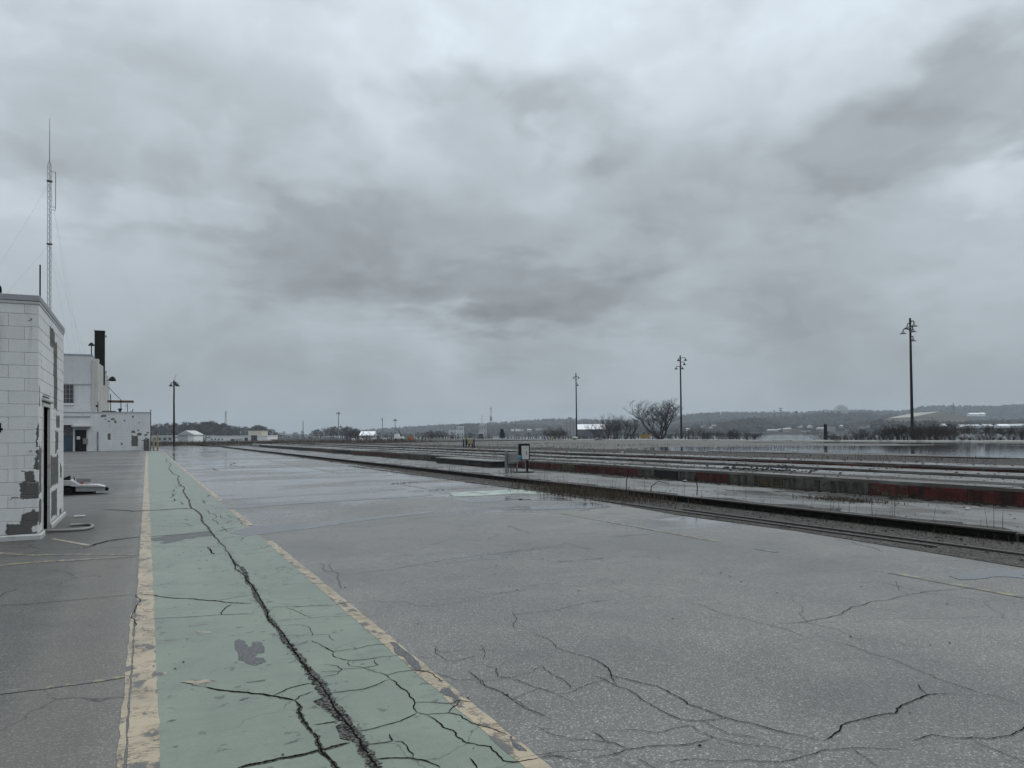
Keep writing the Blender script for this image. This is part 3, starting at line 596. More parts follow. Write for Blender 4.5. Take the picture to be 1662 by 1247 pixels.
# ------------------------------------------------------------------ tracks and platforms
struct(sheet([(8.9, -30), (9.0, 2), (8.95, 5), (9.25, 9), (9.15, 12), (9.6, 16), (9.7, 24), (10.3, 40), (10.4, 128), (11., 128), (11., -30)], .006), 'track_gravel', 'track_dirt')
apron = struct(MB().box(11.02, 15.0, -30, 132, -.05, .10), 'concrete_apron', 'concrete')
def rail(name, x, y0, y1, z, label, h=.15, hw=.035):
    t = thing(name, label, 'rail', (x, (y0 + y1) / 2, z))
    MB().box(x - .009, x + .009, y0, y1, z + .012, z + h - .035).box(x - .06, x + .06, y0, y1, z, z + .012).build('web', 'rail_steel', t)
    MB().bevbox(x - hw, x + hw, y0, y1, z + h - .035, z + h, .006).build('rail_head', 'rail_head', t)
    return t
rail('track_rail', 10.93, 6.62, 131, -.0, 'long dark steel rail along the edge of the concrete strip', .15)
rail('track_rail', 10.955, -30, 6.58, -.01, 'short rail piece offset beyond the rail joint by the concrete strip', .14)
rail('track_rail', 9.82, -28, 12.5, -.115, 'thin half buried rail in the gravel, farther from the asphalt edge', .15, .028)
rail('track_rail', 9.52, 6.8, 15.5, -.12, 'thin half buried rail in the gravel beside the asphalt', .15, .026)
rail('track_rail', 9.66, 12.6, 40, -.125, 'rail almost buried in dirt towards the weeds heap', .15, .03)
def platform(name, label, x0, x1, y0, y1, z0, z1, joints, topmat='concrete_top', lipx=.03):
    t = thing(name, label, 'platform', ((x0 + x1) / 2, (y0 + y1) / 2, z0))
    MB().box(x0 + .02, x1, y0, y1, z0, z1 - .07).build('core', 'old_concrete', t)
    # cast slab sections of the top
    y = y0; r = random.Random(int(x0 * 10))
    while y < y1 - .1:
        e = min(y1, y + r.uniform(4.2, 6.)); dz = r.uniform(-.008, .008)
        yy = y + .012; fr = []
        while yy < e - .03: fr.append((x0 - .012 + (r.uniform(.01, .07) if r.random() < .28 else r.uniform(0, .012)), yy)); yy += r.uniform(.08, .45)
        MB().prism(fr + [(x0 - .01, e - .012), (x1 + .01, e - .012), (x1 + .01, y + .012)], z1 - .066, z1 + dz, 'z').build('top_slab', topmat, t); y = e
    for a, b, m in joints:
        dx = r.uniform(-.006, .006)
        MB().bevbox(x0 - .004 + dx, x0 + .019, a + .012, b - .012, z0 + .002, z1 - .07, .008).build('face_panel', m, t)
    return t
def pj(px): return PX(px, 780, 15.)[1]
J = [(1800, 1570, 'face_red'), (1570, 1475, 'face_red'), (1475, 1410, 'face_rust'), (1410, 1330, 'face_grey'), (1330, 1270, 'face_grey'), (1270, 1225, 'face_ochre'), (1225, 1182, 'face_grey'), (1182, 1130, 'face_red'),
     (1130, 1100, 'face_grey'), (1100, 1062, 'face_dark'), (1062, 1035, 'face_grey'), (1035, 1000, 'face_red'), (1000, 968, 'face_red'), (968, 935, 'face_red'), (935, 912, 'face_ochre'), (912, 893, 'face_rust'), (893, 862, 'face_red'), (862, 830, 'face_red'),
     (830, 812, 'face_dark'), (812, 790, 'face_red'), (790, 775, 'face_dark'), (775, 757, 'face_rust'), (757, 732, 'face_red'), (732, 700, 'face_dark'), (700, 650, 'face_grey'), (650, 622, 'face_rust'), (622, 600, 'face_red'), (600, 570, 'face_rust'), (570, 540, 'face_dark'), (540, 505, 'face_rust'), (505, 480, 'face_dark'), (480, 455, 'face_dark')]
JA = [(-22, pj(1800), 'face_red')] + [(pj(a), pj(b), m) for a, b, m in J] + [(pj(455), 128, 'face_dark')]
platform('loading_platform', 'low concrete platform with red, grey and ochre front panels beside the concrete strip', 15.0, 17.72, -22, 128, .1, .44, JA)
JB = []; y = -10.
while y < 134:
    e = min(134, y + R.uniform(4, 8)); JB.append((y, e, 'face_dark')); y = e  # every panel dark: narrow pit's shade put into the colour, with wet stain
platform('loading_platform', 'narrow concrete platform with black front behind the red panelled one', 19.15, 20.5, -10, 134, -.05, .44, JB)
JC = []; y = -4.
while y < 120:
    e = min(120, y + R.uniform(3.5, 7)); JC.append((y, e, R.choice(['face_red', 'face_red', 'face_red', 'face_rust', 'face_dark']) if y < 34 else R.choice(['face_dark', 'face_dark', 'face_rust']))); y = e
platform('loading_platform', 'farthest concrete platform, worn red front facing the wide pit, gravel behind it', 23.5, 25.2, -4, 120, -.05, .42, JC)
struct(MB().box(17.73, 19.14, -22, 134, -.3, -.02), 'track_pit', 'track_dirt')
struct(MB().box(20.51, 23.49, -10, 134, -.3, .0), 'track_pit', 'old_concrete')
for x in (17.9, 19.0): rail('track_rail', x, -20, 130, -.02, 'rail in the narrow pit, beside the %s platform' % ('red panelled' if x < 18 else 'black fronted'))
def dirt_band(x0, x1, y0, y1, z, seed, mat, name):
    r = random.Random(seed); L = []; y = y0; k = 0.
    while y < y1: k = .75 * k + r.gauss(0, .5); L.append((x0 + (x1 - x0) * min(.85, max(.05, .45 + .22 * k)), y)); y += r.uniform(.15, .5)
    return struct(sheet(L + [(x1, y1), (x1, y0)], z), name, mat)
dirt_band(13.9, 14.98, -5, 70, .1035, 4, 'track_dirt', 'dirt'); dirt_band(12.0, 11.04, -5, 40, .1035, 5, 'track_dirt', 'dirt'); dirt_band(17.0, 15.7, 2, 60, .452, 6, 'track_dirt', 'dirt')
# step block against the platform
a, b = G(655, 753, .1), G(745, 757, .1)
t = thing('concrete_step', 'dark concrete step block against the platform front', 'step', (14.4, a.y - 3, .1))
MB().bevbox(13.9, 14.985, a.y - 7.2, a.y, .1, .34, .02).build('core', 'face_dark', t); MB().bevbox(13.86, 14.98, a.y - 7.25, a.y + .05, .342, .40, .015).build('top_slab', 'concrete_top', t)
# gravel field, kerb and flooded slab
fld = MB(); NX, NY = 16, 60
for i in range(NX + 1):
    for j in range(NY + 1):
        x = 25.2 + (38.4 - 25.2) * i / NX; y = -20 + 190 * j / NY
        fld.v.append((x, y, .37 - .25 * i / NX + (R.uniform(-.03, .07) if 0 < i < NX else -.02)))
for i in range(NX):
    for j in range(NY): fld.f.append((i * (NY + 1) + j, (i + 1) * (NY + 1) + j, (i + 1) * (NY + 1) + j + 1, i * (NY + 1) + j + 1))
struct(fld, 'gravel_field', 'weedy_ground')
struct(MB().box(25.2, 38.4, -20, 170, -.4, .03), 'field_bed', 'earth')
rail('track_rail', 38.5, 3, 46, -.06, 'black rail at the near edge of the flooded slab', .22, .05)
struct(MB().box(38.6, 108, -40, 190, -.5, -.14), 'flooded_slab', 'flooded_slab')
def blotch(cx, cy, rx, ry, seed, n_=46):
    r = random.Random(seed); ph = [r.uniform(0, 6.3) for _ in range(5)]
    return [(cx + rx * math.cos(t) * k, cy + ry * math.sin(t) * k) for t in [2 * math.pi * i / n_ for i in range(n_)] for k in [1 + .16 * math.sin(3 * t + ph[0]) + .12 * math.sin(5 * t + ph[1]) + .09 * math.sin(9 * t + ph[2]) + .06 * math.sin(15 * t + ph[3])]]
for k, (cx, cy, rx, ry) in enumerate(((66, 34, 20, 36), (94, 60, 9, 36), (48, 60, 4, 12))):
    struct(sheet(blotch(cx, cy, rx, ry, 60 + k), -.132 + .0015 * k), 'puddle', 'water')
t = thing('concrete_kerb', 'long pale concrete kerb between the flooded slab and the river bank', 'kerb', (109, 70, -.5)); y = -60.
while y < 330:
    MB().bevbox(108.02, 110.2, y + .02, y + 9.98, -.5, .03 + R.uniform(-.02, .02), .04).build('kerb_stone', 'kerb_concrete', t); y += 10
struct(sheet([(25.2, 172), (108, 192), (108, 330), (11, 330), (11, 162), (14, 136), (25.2, 136)], -.02), 'weedy_ground', 'weedy_ground')

# ------------------------------------------------------------------ near block building
XB, YB = -1.54, 14.1; YE = 18.1
def zpx(px, py): return PX(px, py, XB)
def ypl(px): return PX(px, 800, XB)[1]
def sx(x, zo=ZH): return zo[0] + x / zo[2]
def peel_s(x0, x1, y0, y1):      # south face, in measured image points of the 4.157x crop
    a = PY(sx(x0), 620 + y1 / 4.157, YB); b = PY(sx(x1), 620 + y0 / 4.157, YB); return (a.x, b.x, a.z, b.z)
def peel_e(x0, x1, y0, y1):
    a = PX(sx(x0), 620 + y1 / 4.157, XB); b = PX(sx(x1), 620 + y0 / 4.157, XB); return (a.y, b.y, a.z, b.z)
wall_mat('block_paint_south', 'x', [peel_s(170, 240, 607, 690), peel_s(135, 270, 688, 800), peel_s(135, 270, 865, 960), peel_s(40, 225, 950, 1050), peel_s(245, 262, 270, 420), peel_s(250, 275, 440, 590), peel_s(225, 262, 1000, 1055), peel_s(150, 175, 600, 612), peel_s(60, 135, 786, 792), peel_s(190, 215, -420, -412)], auto=.715)
wall_mat('block_paint_east', 'y', [peel_e(262, 280, 440, 760), peel_e(262, 280, 800, 960), peel_e(360, 385, -260, -30), peel_e(362, 386, -20, 180), peel_e(378, 402, 225, 300), peel_e(372, 392, 330, 470), peel_e(330, 392, 490, 720), peel_e(345, 385, 730, 930), peel_e(252, 268, 30, 170), peel_e(335, 370, -330, -250), peel_e(405, 416, 560, 640), peel_e(400, 414, 850, 920)], auto=.655)
near = thing('block_building', 'near white painted concrete block building with peeling corner and tall narrow doorway', 'building', (XB - 1.5, YB + 2, 0))
CH = .2032; NC = 18; Z0 = .09
DY0, DY1 = ypl(68.7), ypl(80.5); DZ = PX(75, 655, XB)[2]
DY0, DY1 = round(DY0, 2), round(DY1, 2)
core = MB(); XW = XB - 3.2
core.box(XW, XB - .012, YB + .012, DY0 - .05, 0, Z0 + NC * CH - .01)
core.box(XW, XB - .9, DY0 - .05, DY1 + .05, 0, Z0 + NC * CH - .01)
core.box(XB - .9, XB - .012, DY0 - .05, DY1 + .05, DZ + .12, Z0 + NC * CH - .01)
core.box(XW, XB - .012, DY1 + .05, YE - .012, 0, Z0 + NC * CH - .01)
wl = core.build('wall', 'old_concrete', near)
n, p = newmat('mortar_painted'); setp(n, p, (.48, .485, .485), .8); wl.data.materials[0] = MATS['mortar_painted']
bm_cache = {}
def block(x0, x1, y0, y1, z0, z1, mat, parent):
    key = (round(x1 - x0, 3), round(y1 - y0, 3), round(z1 - z0, 3), mat)
    if key not in bm_cache: bm_cache[key] = MB().bevbox(0, x1 - x0, 0, y1 - y0, 0, z1 - z0, .0045).mesh('concrete_block', mat)
    o = bpy.data.objects.new('concrete_block', bm_cache[key]); link(o, parent)
    og = ORG[near.name]; o.location = (x0 - og[0], y0 - og[1], z0 - og[2]); return o
BL = .406; TH = .19; MJ = .0016
for c in range(NC):
    z0, z1 = Z0 + c * CH + MJ, Z0 + (c + 1) * CH - MJ; odd = c % 2
    # south face, from the corner leftwards
    x = XB if not odd else XB - TH - .003
    while x > XW + .05:
        xa = max(XW, x - (BL if not (odd and x > XB - .25) else BL))
        j = R.uniform(0, .0025); block(xa + MJ, x - (MJ if x < XB else 0), YB - j, YB + .06, z0, z1, 'block_paint_south', wl); x = xa
    if odd: block(XB - TH - .003 + MJ, XB, YB - .001, YB + .06, z0, z1, 'block_paint_south', wl)
    # east face, from the corner along Y
    y = YB + .0605 if not odd else YB + .0605
    first = True
    while y < YE - .03:
        ye = min(YE, (YB + TH if not odd else YB + BL) if first else y + BL); first = False
        segs = [(y, ye)]
        if z0 < DZ + .05:
            segs = []
            if y < DY0: segs.append((y, min(ye, DY0)))
            if ye > DY1: segs.append((max(y, DY1), ye))
        for (ya, yb) in segs:
            if yb - ya > .03:
                j = R.uniform(0, .0025); block(XB - .06, XB + j, ya + MJ, yb - MJ, z0, z1, 'block_paint_east', wl)
        y = ye
ZT = Z0 + NC * CH
# footing kerb, parapet flashing, roof
MB().bevbox(XW, XB + .05, YB - .05, YB - .0005, -.02, .085, .02).build('footing', 'dirty_white', near)
MB().bevbox(XB + .0005, XB + .05, YB + .0, DY0 - .02, -.02, .085, .02).build('footing', 'dirty_white', near)
MB().bevbox(XB + .0005, XB + .05, DY1 + .02, YE + .02, -.02, .085, .02).build('footing', 'dirty_white', near)
MB().bevbox(XW, XB + .02, YB - .02, YE + .02, ZT + .002, ZT + .10, .008).build('parapet_flashing', 'galvanised', near)
MB().bevbox(XW, XB + .012, YB - .012, YE + .012, ZT - .045, ZT + .0, .004).build('drip_edge', 'dirty_white', near)
# doorway: frame, dark boxes for reveal shade, door leaf ajar inside
dr = MB(); dr.box(XB - .03, XB + .012, DY0 - .0, DY0 + .05, .0, DZ); dr.box(XB - .03, XB + .012, DY1 - .05, DY1, 0, DZ); dr.box(XB - .03, XB + .012, DY0 + .05, DY1 - .05, DZ - .06, DZ)
MB().box(XB - .88, XB - .032, DY1 - .02, DY1 + .045, 0, DZ).box(XB - .88, XB - .032, DY0 - .045, DY0 + .02, 0, DZ).box(XB - .88, XB - .032, DY0 + .021, DY1 - .021, DZ - .04, DZ + .11).build('painted_jamb_shade', 'interior_dark', near)  # added black boxes: shade of the door reveal put into their colour
dr.build('door_frame', 'cream_frame', near)
dl = MB().bevbox(XB - .30, XB - .25, DY0 + .07, DY1 - .07, .03, DZ - .08, .004).build('door', 'interior_dark', near)
plain('door_grey', (.05, .053, .053), .55, .3, 5., stain=(.03, .028, .025)); dl.data.materials[0] = MATS['door_grey']
MB().box(XB - .246, XB - .236, DY0 + .12, DY0 + .3, .95, 1.1).build('door_handle', 'black_metal', dl)
MB().bevbox(XB - .02, XB + .05, DY0 - .12, DY1 + .12, DZ + .02, DZ + .07, .01).build('lintel', 'dirty_white', near)
# painted house number
a = PY(-13, 702, YB); b = PY(4.6, 686.5, YB); nx0, nx1, nz0, nz1 = a.x, b.x, a.z, b.z
def nq(u, v): return (nx0 + (nx1 - nx0) * u, nz0 + (nz1 - nz0) * v)
nm = MB(); yb_ = YB - .012
for poly in ([(.0, .26), (1., .26), (1., .42), (.0, .42)], [(.60, .0), (.84, .0), (.84, .2595), (.60, .2595)], [(.60, .4205), (.84, .4205), (.84, 1.), (.60, 1.)], [(.0, .4205), (.22, .4205), (.5995, .86), (.5995, 1.)]):
    nm.prism([nq(*q) for q in poly], yb_, YB - .004, 'y')
nm.build('number_four', 'black_metal', near)
MB().tube([(PY(50, 732, YB).x, YB - .03, PY(50, 732, YB).z), (PY(50, 732, YB).x, YB + .01, PY(50, 732, YB).z)], .012, 8).build('bolt', 'galvanised', near)
# roof pipes
a = PY(65, 484, YB + .2)
solo(MB().tube([(a.x, YB + .2, ZT + .09), (a.x, YB + .2, PY(65, 430, YB + .2).z)], .011, 8), 'vent_pipe', 'black_metal', 'thin black upright pipe at the roof corner of the near block building', 'pipe')
gx = PY(0, 470, YB + .35).x - .03; gz = ZT + .09
solo(MB().tube([(gx - .05 + .085 * math.cos(t), YB + .35, gz + .13 + .085 * math.sin(t)) if t is not None else None for t in [math.pi * i / 10 for i in range(11)]][::-1] + [(gx + .035, YB + .35, gz)], .02, 10), 'gooseneck_vent', 'black_metal', 'black curved gooseneck pipe on the near building roof', 'pipe')
# hose by the door
hp = [(XB - .2, DY0 + .35, .05), (XB + .05, DY0 + .33, .035), (XB + .3, DY0 + .32, .03), (XB + .52, DY0 + .36, .028)] + [(XB + .52 + .16 * math.sin(t), DY0 + .78 - .42 * math.cos(t), .028) for t in [math.pi * i / 9 for i in range(10)]] + [(XB + .3, DY0 + 1.2, .028)]
solo(MB().tube(hp, .026, 10), 'hose', 'hose_grey', 'fat grey hose lying out of the doorway on the asphalt', 'hose', smooth=True)
solo(MB().bevbox(XB + .22, XB + .42, 17.55, 17.72, .002, .03, .006), 'plaster_scrap', 'dirty_white', 'small white plaster scrap on the asphalt past the doorway', 'debris')

# ------------------------------------------------------------------ low white cart past the corner
def make_cart():
    Y = G(140, 803)[1]
    def c(x, y): q = PY(90 + x / 16.62, 750 + y / 16.62, Y); return (q.x, q.z)
    t = thing('tow_cart', 'low white cart with sloped nose, black bumper and dark tyres on the asphalt', 'cart', (PY(130, 800, Y).x, Y + .35, 0))
    w_ = .62
    MB().prism([c(-60, 470), c(190, 500), c(390, 500), c(440, 505), c(640, 610), c(560, 660), c(430, 660), c(380, 640), c(-60, 640)], Y, Y + w_, 'y').build('body', 'dirty_white', t)
    MB().prism([c(545, 668), c(1330, 672), c(1320, 795), c(545, 800)], Y + .02, Y + w_ - .02, 'y').build('side_panel', 'galvanised', t)
    MB().prism([c(545, 664), c(640, 612), c(1150, 622), c(1330, 668)], Y - .015, Y + w_ + .015, 'y').build('deck', 'dirty_white', t)
    b = c(1370, 745); MB().tube([(b[0], Y + .22, b[1]), (b[0], Y + .42, b[1])], .052, 12).build('bumper', 'rubber', t)
    MB().prism([c(200, 440), c(360, 385), c(378, 495), c(200, 498)], Y + .15, Y + .5, 'y').build('seat', 'rubber', t)
    MB().prism([c(540, 455), c(930, 455), c(925, 560), c(800, 562), c(660, 580), c(540, 540)], Y + .35, Y + .6, 'y').build('toolbox', 'grey_metal', t)
    MB().prism([c(640, 575), c(740, 572), c(730, 605), c(650, 605)], Y + .28, Y + .34, 'y').build('red_lever', 'red_plastic', t)
    MB().tube([(c(490, 520)[0], Y + .3, c(490, 520)[1]), (c(470, 400)[0], Y + .3, c(470, 400)[1])], .012, 6).build('lever', 'black_metal', t)
    MB().prism([c(190, 650), c(530, 670), c(545, 800), c(1100, 805), c(1000, 850), c(190, 880)], Y + .06, Y + w_ - .06, 'y').build('underframe', 'interior_dark', t)
    for yy in (Y - .01, Y + w_ - .13):
        for cx in (330, 40):
            q = c(cx, 800); rr = q[1]
            ty = MB().tube([(q[0], yy, rr), (q[0], yy + .14, rr)], rr, 18).build('wheel', 'rubber', t)
            MB().tube([(q[0], yy - .006, rr), (q[0], yy + .146, rr)], rr * .45, 12).build('hub', 'black_metal', ty)
    q = c(1050, 800); MB().tube([(q[0], Y + .3, 0.), (q[0], Y + .3, q[1] + .02)], .02, 8).build('support_leg', 'black_metal', t)
make_cart()

# ------------------------------------------------------------------ white boiler house and its low wing
YW = 109.75
def wx(px, y=YW): return PY(px, 690, y)[0]
def wz(px, py, y=YW): return PY(px, py, y)[2]
Z8 = (80, 520, 5.667)
def pw(x0, x1, y0, y1):
    a = PY(Z8[0] + x0 / Z8[2], Z8[1] + y1 / Z8[2], YW); b = PY(Z8[0] + x1 / Z8[2], Z8[1] + y0 / Z8[2], YW); return (a.x, b.x, a.z, b.z)
wall_mat('wing_paint', 'x', [pw(755, 815, 1060, 1160), pw(535, 565, 1040, 1100), pw(475, 522, 872, 892), pw(535, 560, 925, 935), pw(568, 605, 903, 918), pw(595, 620, 925, 948), pw(683, 700, 920, 932), pw(760, 780, 880, 898), pw(755, 790, 1015, 1038), pw(810, 850, 1035, 1060), pw(810, 825, 1005, 1018), pw(660, 675, 1130, 1148), pw(870, 905, 1048, 1060), pw(850, 905, 1102, 1110), pw(822, 835, 935, 945), pw(255, 275, 835, 850), pw(510, 522, 905, 916), pw(895, 915, 1030, 1044), pw(880, 900, 1082, 1092)],
         white=(.55, .565, .575), bare=(.085, .082, .066), block=True, auto=.80)
wall_mat('tower_paint', 'x', [], white=(.50, .515, .525), block=True, auto=.86)
wall_mat('pilaster_paint', 'y', [], white=(.47, .46, .43), block=False, auto=.80)
bh = thing('boiler_house', 'white painted two storey boiler house with pilasters and low block wing', 'building', (wx(150), YW + 10, 0))
XL = wx(-140); XR = wx(244); XT = wx(149.5, YW + 4); ZLOW = wz(200, 670); ZTOW = wz(130, 577, YW + 4)
DXA, DXB, DZT = wx(120.5), wx(141.5), wz(130, 697)
OXA, OXB, OZT = wx(104), wx(118.5), wz(110, 690)
m_ = MB(); m_.box(XL, OXA - 2.5, YW, YW + 42, -.05, ZLOW); m_.box(OXB, DXA, YW, YW + 42, -.05, ZLOW); m_.box(DXB, XR, YW, YW + 42, -.05, ZLOW)
m_.box(DXA, DXB, YW, YW + 42, DZT, ZLOW); m_.box(OXA - 2.5, OXB, YW, YW + 42, OZT, ZLOW); m_.box(OXA - 2.5, OXB, YW + 3.2, YW + 42, -.05, OZT); m_.box(DXA, DXB, YW + .5, YW + 42, -.05, DZT)
lw = m_.build('wing_wall', 'wing_paint', bh)
MB().box(XL, XR + .06, YW - .06, YW + 42, ZLOW + .003, ZLOW + .10).build('wing_coping', 'dirty_white', bh)
tw = MB().box(XL - 6, XT, YW + 4, YW + 40, ZLOW + .11, ZTOW).build('tower_wall', 'tower_paint', bh)
MB().box(XL - 6, XT + .05, YW + 3.95, YW + 40, ZTOW + .003, ZTOW + .16).build('tower_coping', 'galvanised', bh)
MB().box(XL, XT - .1, YW + 3.9, YW + 3.995, wz(130, 624, YW + 4), wz(130, 624, YW + 4) + .09).build('band_course', 'dirty_white', bh)
MB().box(XL, wx(147), YW - .10, YW - .003, wz(130, 676.5), wz(130, 676.5) + .14).build('band_course', 'dirty_white', bh)
# tall pilasters on the yard side
for k in range(7):
    y0 = YW + 4.6 + k * 5.2; zt = ZTOW - .35 - (.25 if k % 2 else 0)
    MB().bevbox(XT + .003, XT + .75, y0, y0 + 1.1, ZLOW + .11, zt, .03).build('pilaster', 'pilaster_paint', bh)
MB().box(XT - .05, XT + .2, YW + 3.9, YW + 3.99, ZLOW + .11, ZTOW - .6).build('corner_pipe', 'dirty_white', bh)
# steel window with panes
WX0, WX1, WZ0, WZ1 = wx(95, YW + 4), wx(119, YW + 4), wz(112, 654.5, YW + 4), wz(112, 625, YW + 4)
win = MB().box(WX0, WX1, YW + 3.93, YW + 3.996, WZ0, WZ1).build('window', 'interior_dark', bh)
nx_, nz_ = 4, 4
for i in range(nx_):
    for j in range(nz_):
        a = WX0 + (WX1 - WX0) * i / nx_ + .05; b = WX0 + (WX1 - WX0) * (i + 1) / nx_ - .05; c = WZ0 + (WZ1 - WZ0) * j / nz_ + .05; d = WZ0 + (WZ1 - WZ0) * (j + 1) / nz_ - .05
        MB().box(a, b, YW + 3.90, YW + 3.928, c, d).build('pane', 'window_glass', win)
wf = MB()
for i in range(nx_ + 1): x = WX0 + (WX1 - WX0) * i / nx_; wf.box(x - .04, x + .04, YW + 3.87, YW + 3.925, WZ0 - .04, WZ1 + .04)
wf.build('window_frame', 'grey_metal', win)
wf = MB()
for j in range(nz_ + 1): z = WZ0 + (WZ1 - WZ0) * j / nz_; wf.box(WX0 - .04, WX1 + .04, YW + 3.865, YW + 3.92, z - .04, z + .04)
wf.build('glazing_bars', 'grey_metal', win)
MB().box(WX0 - .1, WX1 + .1, YW + 3.80, YW + 3.992, WZ0 - .22, WZ0 - .05).build('window_sill', 'white_metal', win)
# door, canopy, opening with blue sheeting
dd = MB().box(DXA + .09, DXB - .09, YW + .25, YW + .31, 0, DZT - .09).build('door', 'door_dark', bh)
MB().box(DXA + .25, DXA + .62, YW + .225, YW + .246, 1.5, 1.9).build('notice', 'paper', dd)
MB().box(DXB - .35, DXB - .28, YW + .2, YW + .246, 1., 1.15).build('handle', 'galvanised', dd)
f_ = MB(); f_.box(DXA - .02, DXA + .085, YW - .03, YW + .3, 0, DZT + .03); f_.box(DXB - .085, DXB + .02, YW - .03, YW + .3, 0, DZT + .03); f_.box(DXA + .085, DXB - .085, YW - .03, YW + .3, DZT - .085, DZT + .03)
f_.build('door_frame', 'dirty_white', bh)
MB().bevbox(wx(116.5), wx(147.5), YW - .9, YW - .002, wz(130, 693.5), wz(130, 691), .03).build('canopy', 'dirty_white', bh)
MB().bevbox(wx(134.5), wx(142.5), YW - .22, YW - .035, wz(138, 721), wz(138, 711.5), .02).build('meter_box', 'grey_metal', bh)
bp = MB(); x = OXA - 2.5
while x < OXB - .12:
    bp.box(x, x + .14, YW + .9, YW + .96, 0, wz(110, 707)); bp.box(x + .1405, x + .2995, YW + .93, YW + .99, 0, wz(110, 707)); x += .30
bp.build('blue_sheeting', 'blue_metal', bh)
MB().tube([(wx(158.7), YW - .06, 0), (wx(158.7), YW - .06, wz(158, 701))], .07, 8).build('downpipe', 'grey_metal', bh)
MB().box(XR + .003, XR + .1, YW + .3, YW + .4, 0, wz(243, 665)).build('corner_post', 'black_metal', bh)
MB().bevbox(XR - .4, XR - .15, YW - .25, YW - .003, 0, wz(243, 712), .02).build('wall_guard', 'old_concrete', bh)
# brown smokestack on the roof
YS = YW + 16; s0, s1 = wx(153.2, YS), wx(169.5, YS)
st = thing('smokestack', 'tall dark brown square smokestack rising above the boiler house', 'smokestack', ((s0 + s1) / 2, YS + .8, ZLOW + .1))
MB().bevbox(s0, s1, YS, YS + 1.7, ZTOW - 3, wz(160, 538, YS), .02).build('flue', 'stack_brown', st)
MB().bevbox(s0 - .06, s1 + .06, YS - .06, YS + 1.76, wz(160, 538, YS) + .003, wz(160, 536.5, YS), .02).build('cap', 'stack_brown', st)
for py in (545, 603): MB().bevbox(s1 + .003, s1 + .28, YS + .2, YS + .5, wz(168, py + 2, YS), wz(168, py - 1, YS), .02).build('bracket', 'galvanised', st)
# lamps on the boiler house
def flood(name, label, px, py, Y, z_base, head):
    x = wx(px, Y); zt = wz(px, py, Y); t = thing(name, label, 'floodlight', (x, Y, z_base))
    MB().tube([(x, Y, z_base), (x, Y, zt - .15)], .07, 6).build('post', 'black_metal', t)
    hd = MB(); hd.lathe((x + head, Y, zt - .35), [(.02, .42), (.14, .38), (.36, .12), (.40, 0.), (.34, .02), (.12, .26)], 12); hd.build('lamp_head', 'black_metal', t, smooth=True)
flood('roof_floodlight', 'black floodlight on a post at the boiler house parapet corner', 148.3, 557, YW + 4.3, ZTOW - 3, 0.)
xk = wx(176, YW + 26); zk = wz(176, 616, YW + 26)
t = thing('wall_floodlight', 'black floodlight jutting from the pilastered wall of the boiler house', 'floodlight', (xk, YW + 26, zk))
MB().tube([(XT + .7, YW + 26, zk - .25), (xk + .2, YW + 26, zk)], .06, 6).build('arm', 'black_metal', t); MB().lathe((xk + .55, YW + 26, zk - .25), [(.05, .75), (.3, .6), (.5, .25), (.52, 0), (.4, .0)], 12).build('lamp_head', 'black_metal', t, smooth=True)
# things on the wing roof
YR = YW + 9; bz = wz(195, 652, YR)
t = thing('rusty_beam', 'rusty orange steel beam held up above the wing roof by thin posts', 'beam', (wx(195, YR), YR, ZLOW + .1))
x0, x1 = wx(174, YR), wx(217, YR)
MB().box(x0, x1, YR - .14, YR + .14, bz + .12, bz + .16).box(x0, x1, YR - .02, YR + .02, bz - .1195, bz + .1195).box(x0, x1, YR - .14, YR + .14, bz - .16, bz - .12).build('girder', 'rust', t)
for px, py in ((179.6, 640), (196.4, 649)): MB().tube([(wx(px, YR), YR - .2, ZLOW + .1), (wx(px, YR), YR - .2, wz(px, py, YR))], .06, 6).build('post', 'black_metal', t)
MB().tube([(wx(176, YR), YR - .3, wz(176, 629, YR)), (wx(197, YR), YR - .2, bz + .16)], .04, 6).build('stay', 'black_metal', t)
for px, top, lab in ((207, 655, 'short black antenna pipe with crossbars on the wing roof'), (215.5, 664, 'stub of pipe near the wing roof edge')):
    x = wx(px, YR); z1 = wz(px, top, YR); t = thing('roof_pipe', lab, 'pipe', (x, YR, ZLOW + .1)); MB().tube([(x, YR, ZLOW + .1), (x, YR, z1)], .05, 6).build('pipe', 'black_metal', t)
    MB().tube([(x - .35, YR, z1 - .35), (x + .05, YR, z1 - .35)], .03, 6).build('crossbar', 'black_metal', t)
x = wx(194.8, YR - 3); solo(MB().lathe((x, YR - 3, ZLOW + .1), [(.16, 0), (.16, .42), (.26, .5), (.26, .62), (0.001, .66)], 10), 'roof_vent', 'black_metal', 'small capped vent on the wing roof under the rusty beam', 'vent')
solo(MB().bevbox(wx(165, YR - 4), wx(188, YR - 4), YR - 4, YR - 2.6, ZLOW + .1, wz(175, 667, YR - 4), .05), 'roof_curb', 'interior_dark', 'flat black roof hatch on the wing roof beside the pilasters', 'hatch')
x = wx(159, YW + 3); t = thing('roof_pipe', 'short black pipe with valve in front of the pilasters', 'pipe', (x, YW + 3, ZLOW + .1)); MB().tube([(x, YW + 3, ZLOW + .1), (x, YW + 3, wz(159, 652, YW + 3))], .06, 6).build('pipe', 'black_metal', t); MB().bevbox(x - .25, x - .07, YW + 2.9, YW + 3.1, ZLOW + .8, ZLOW + 1.1, .02).build('valve', 'black_metal', t)
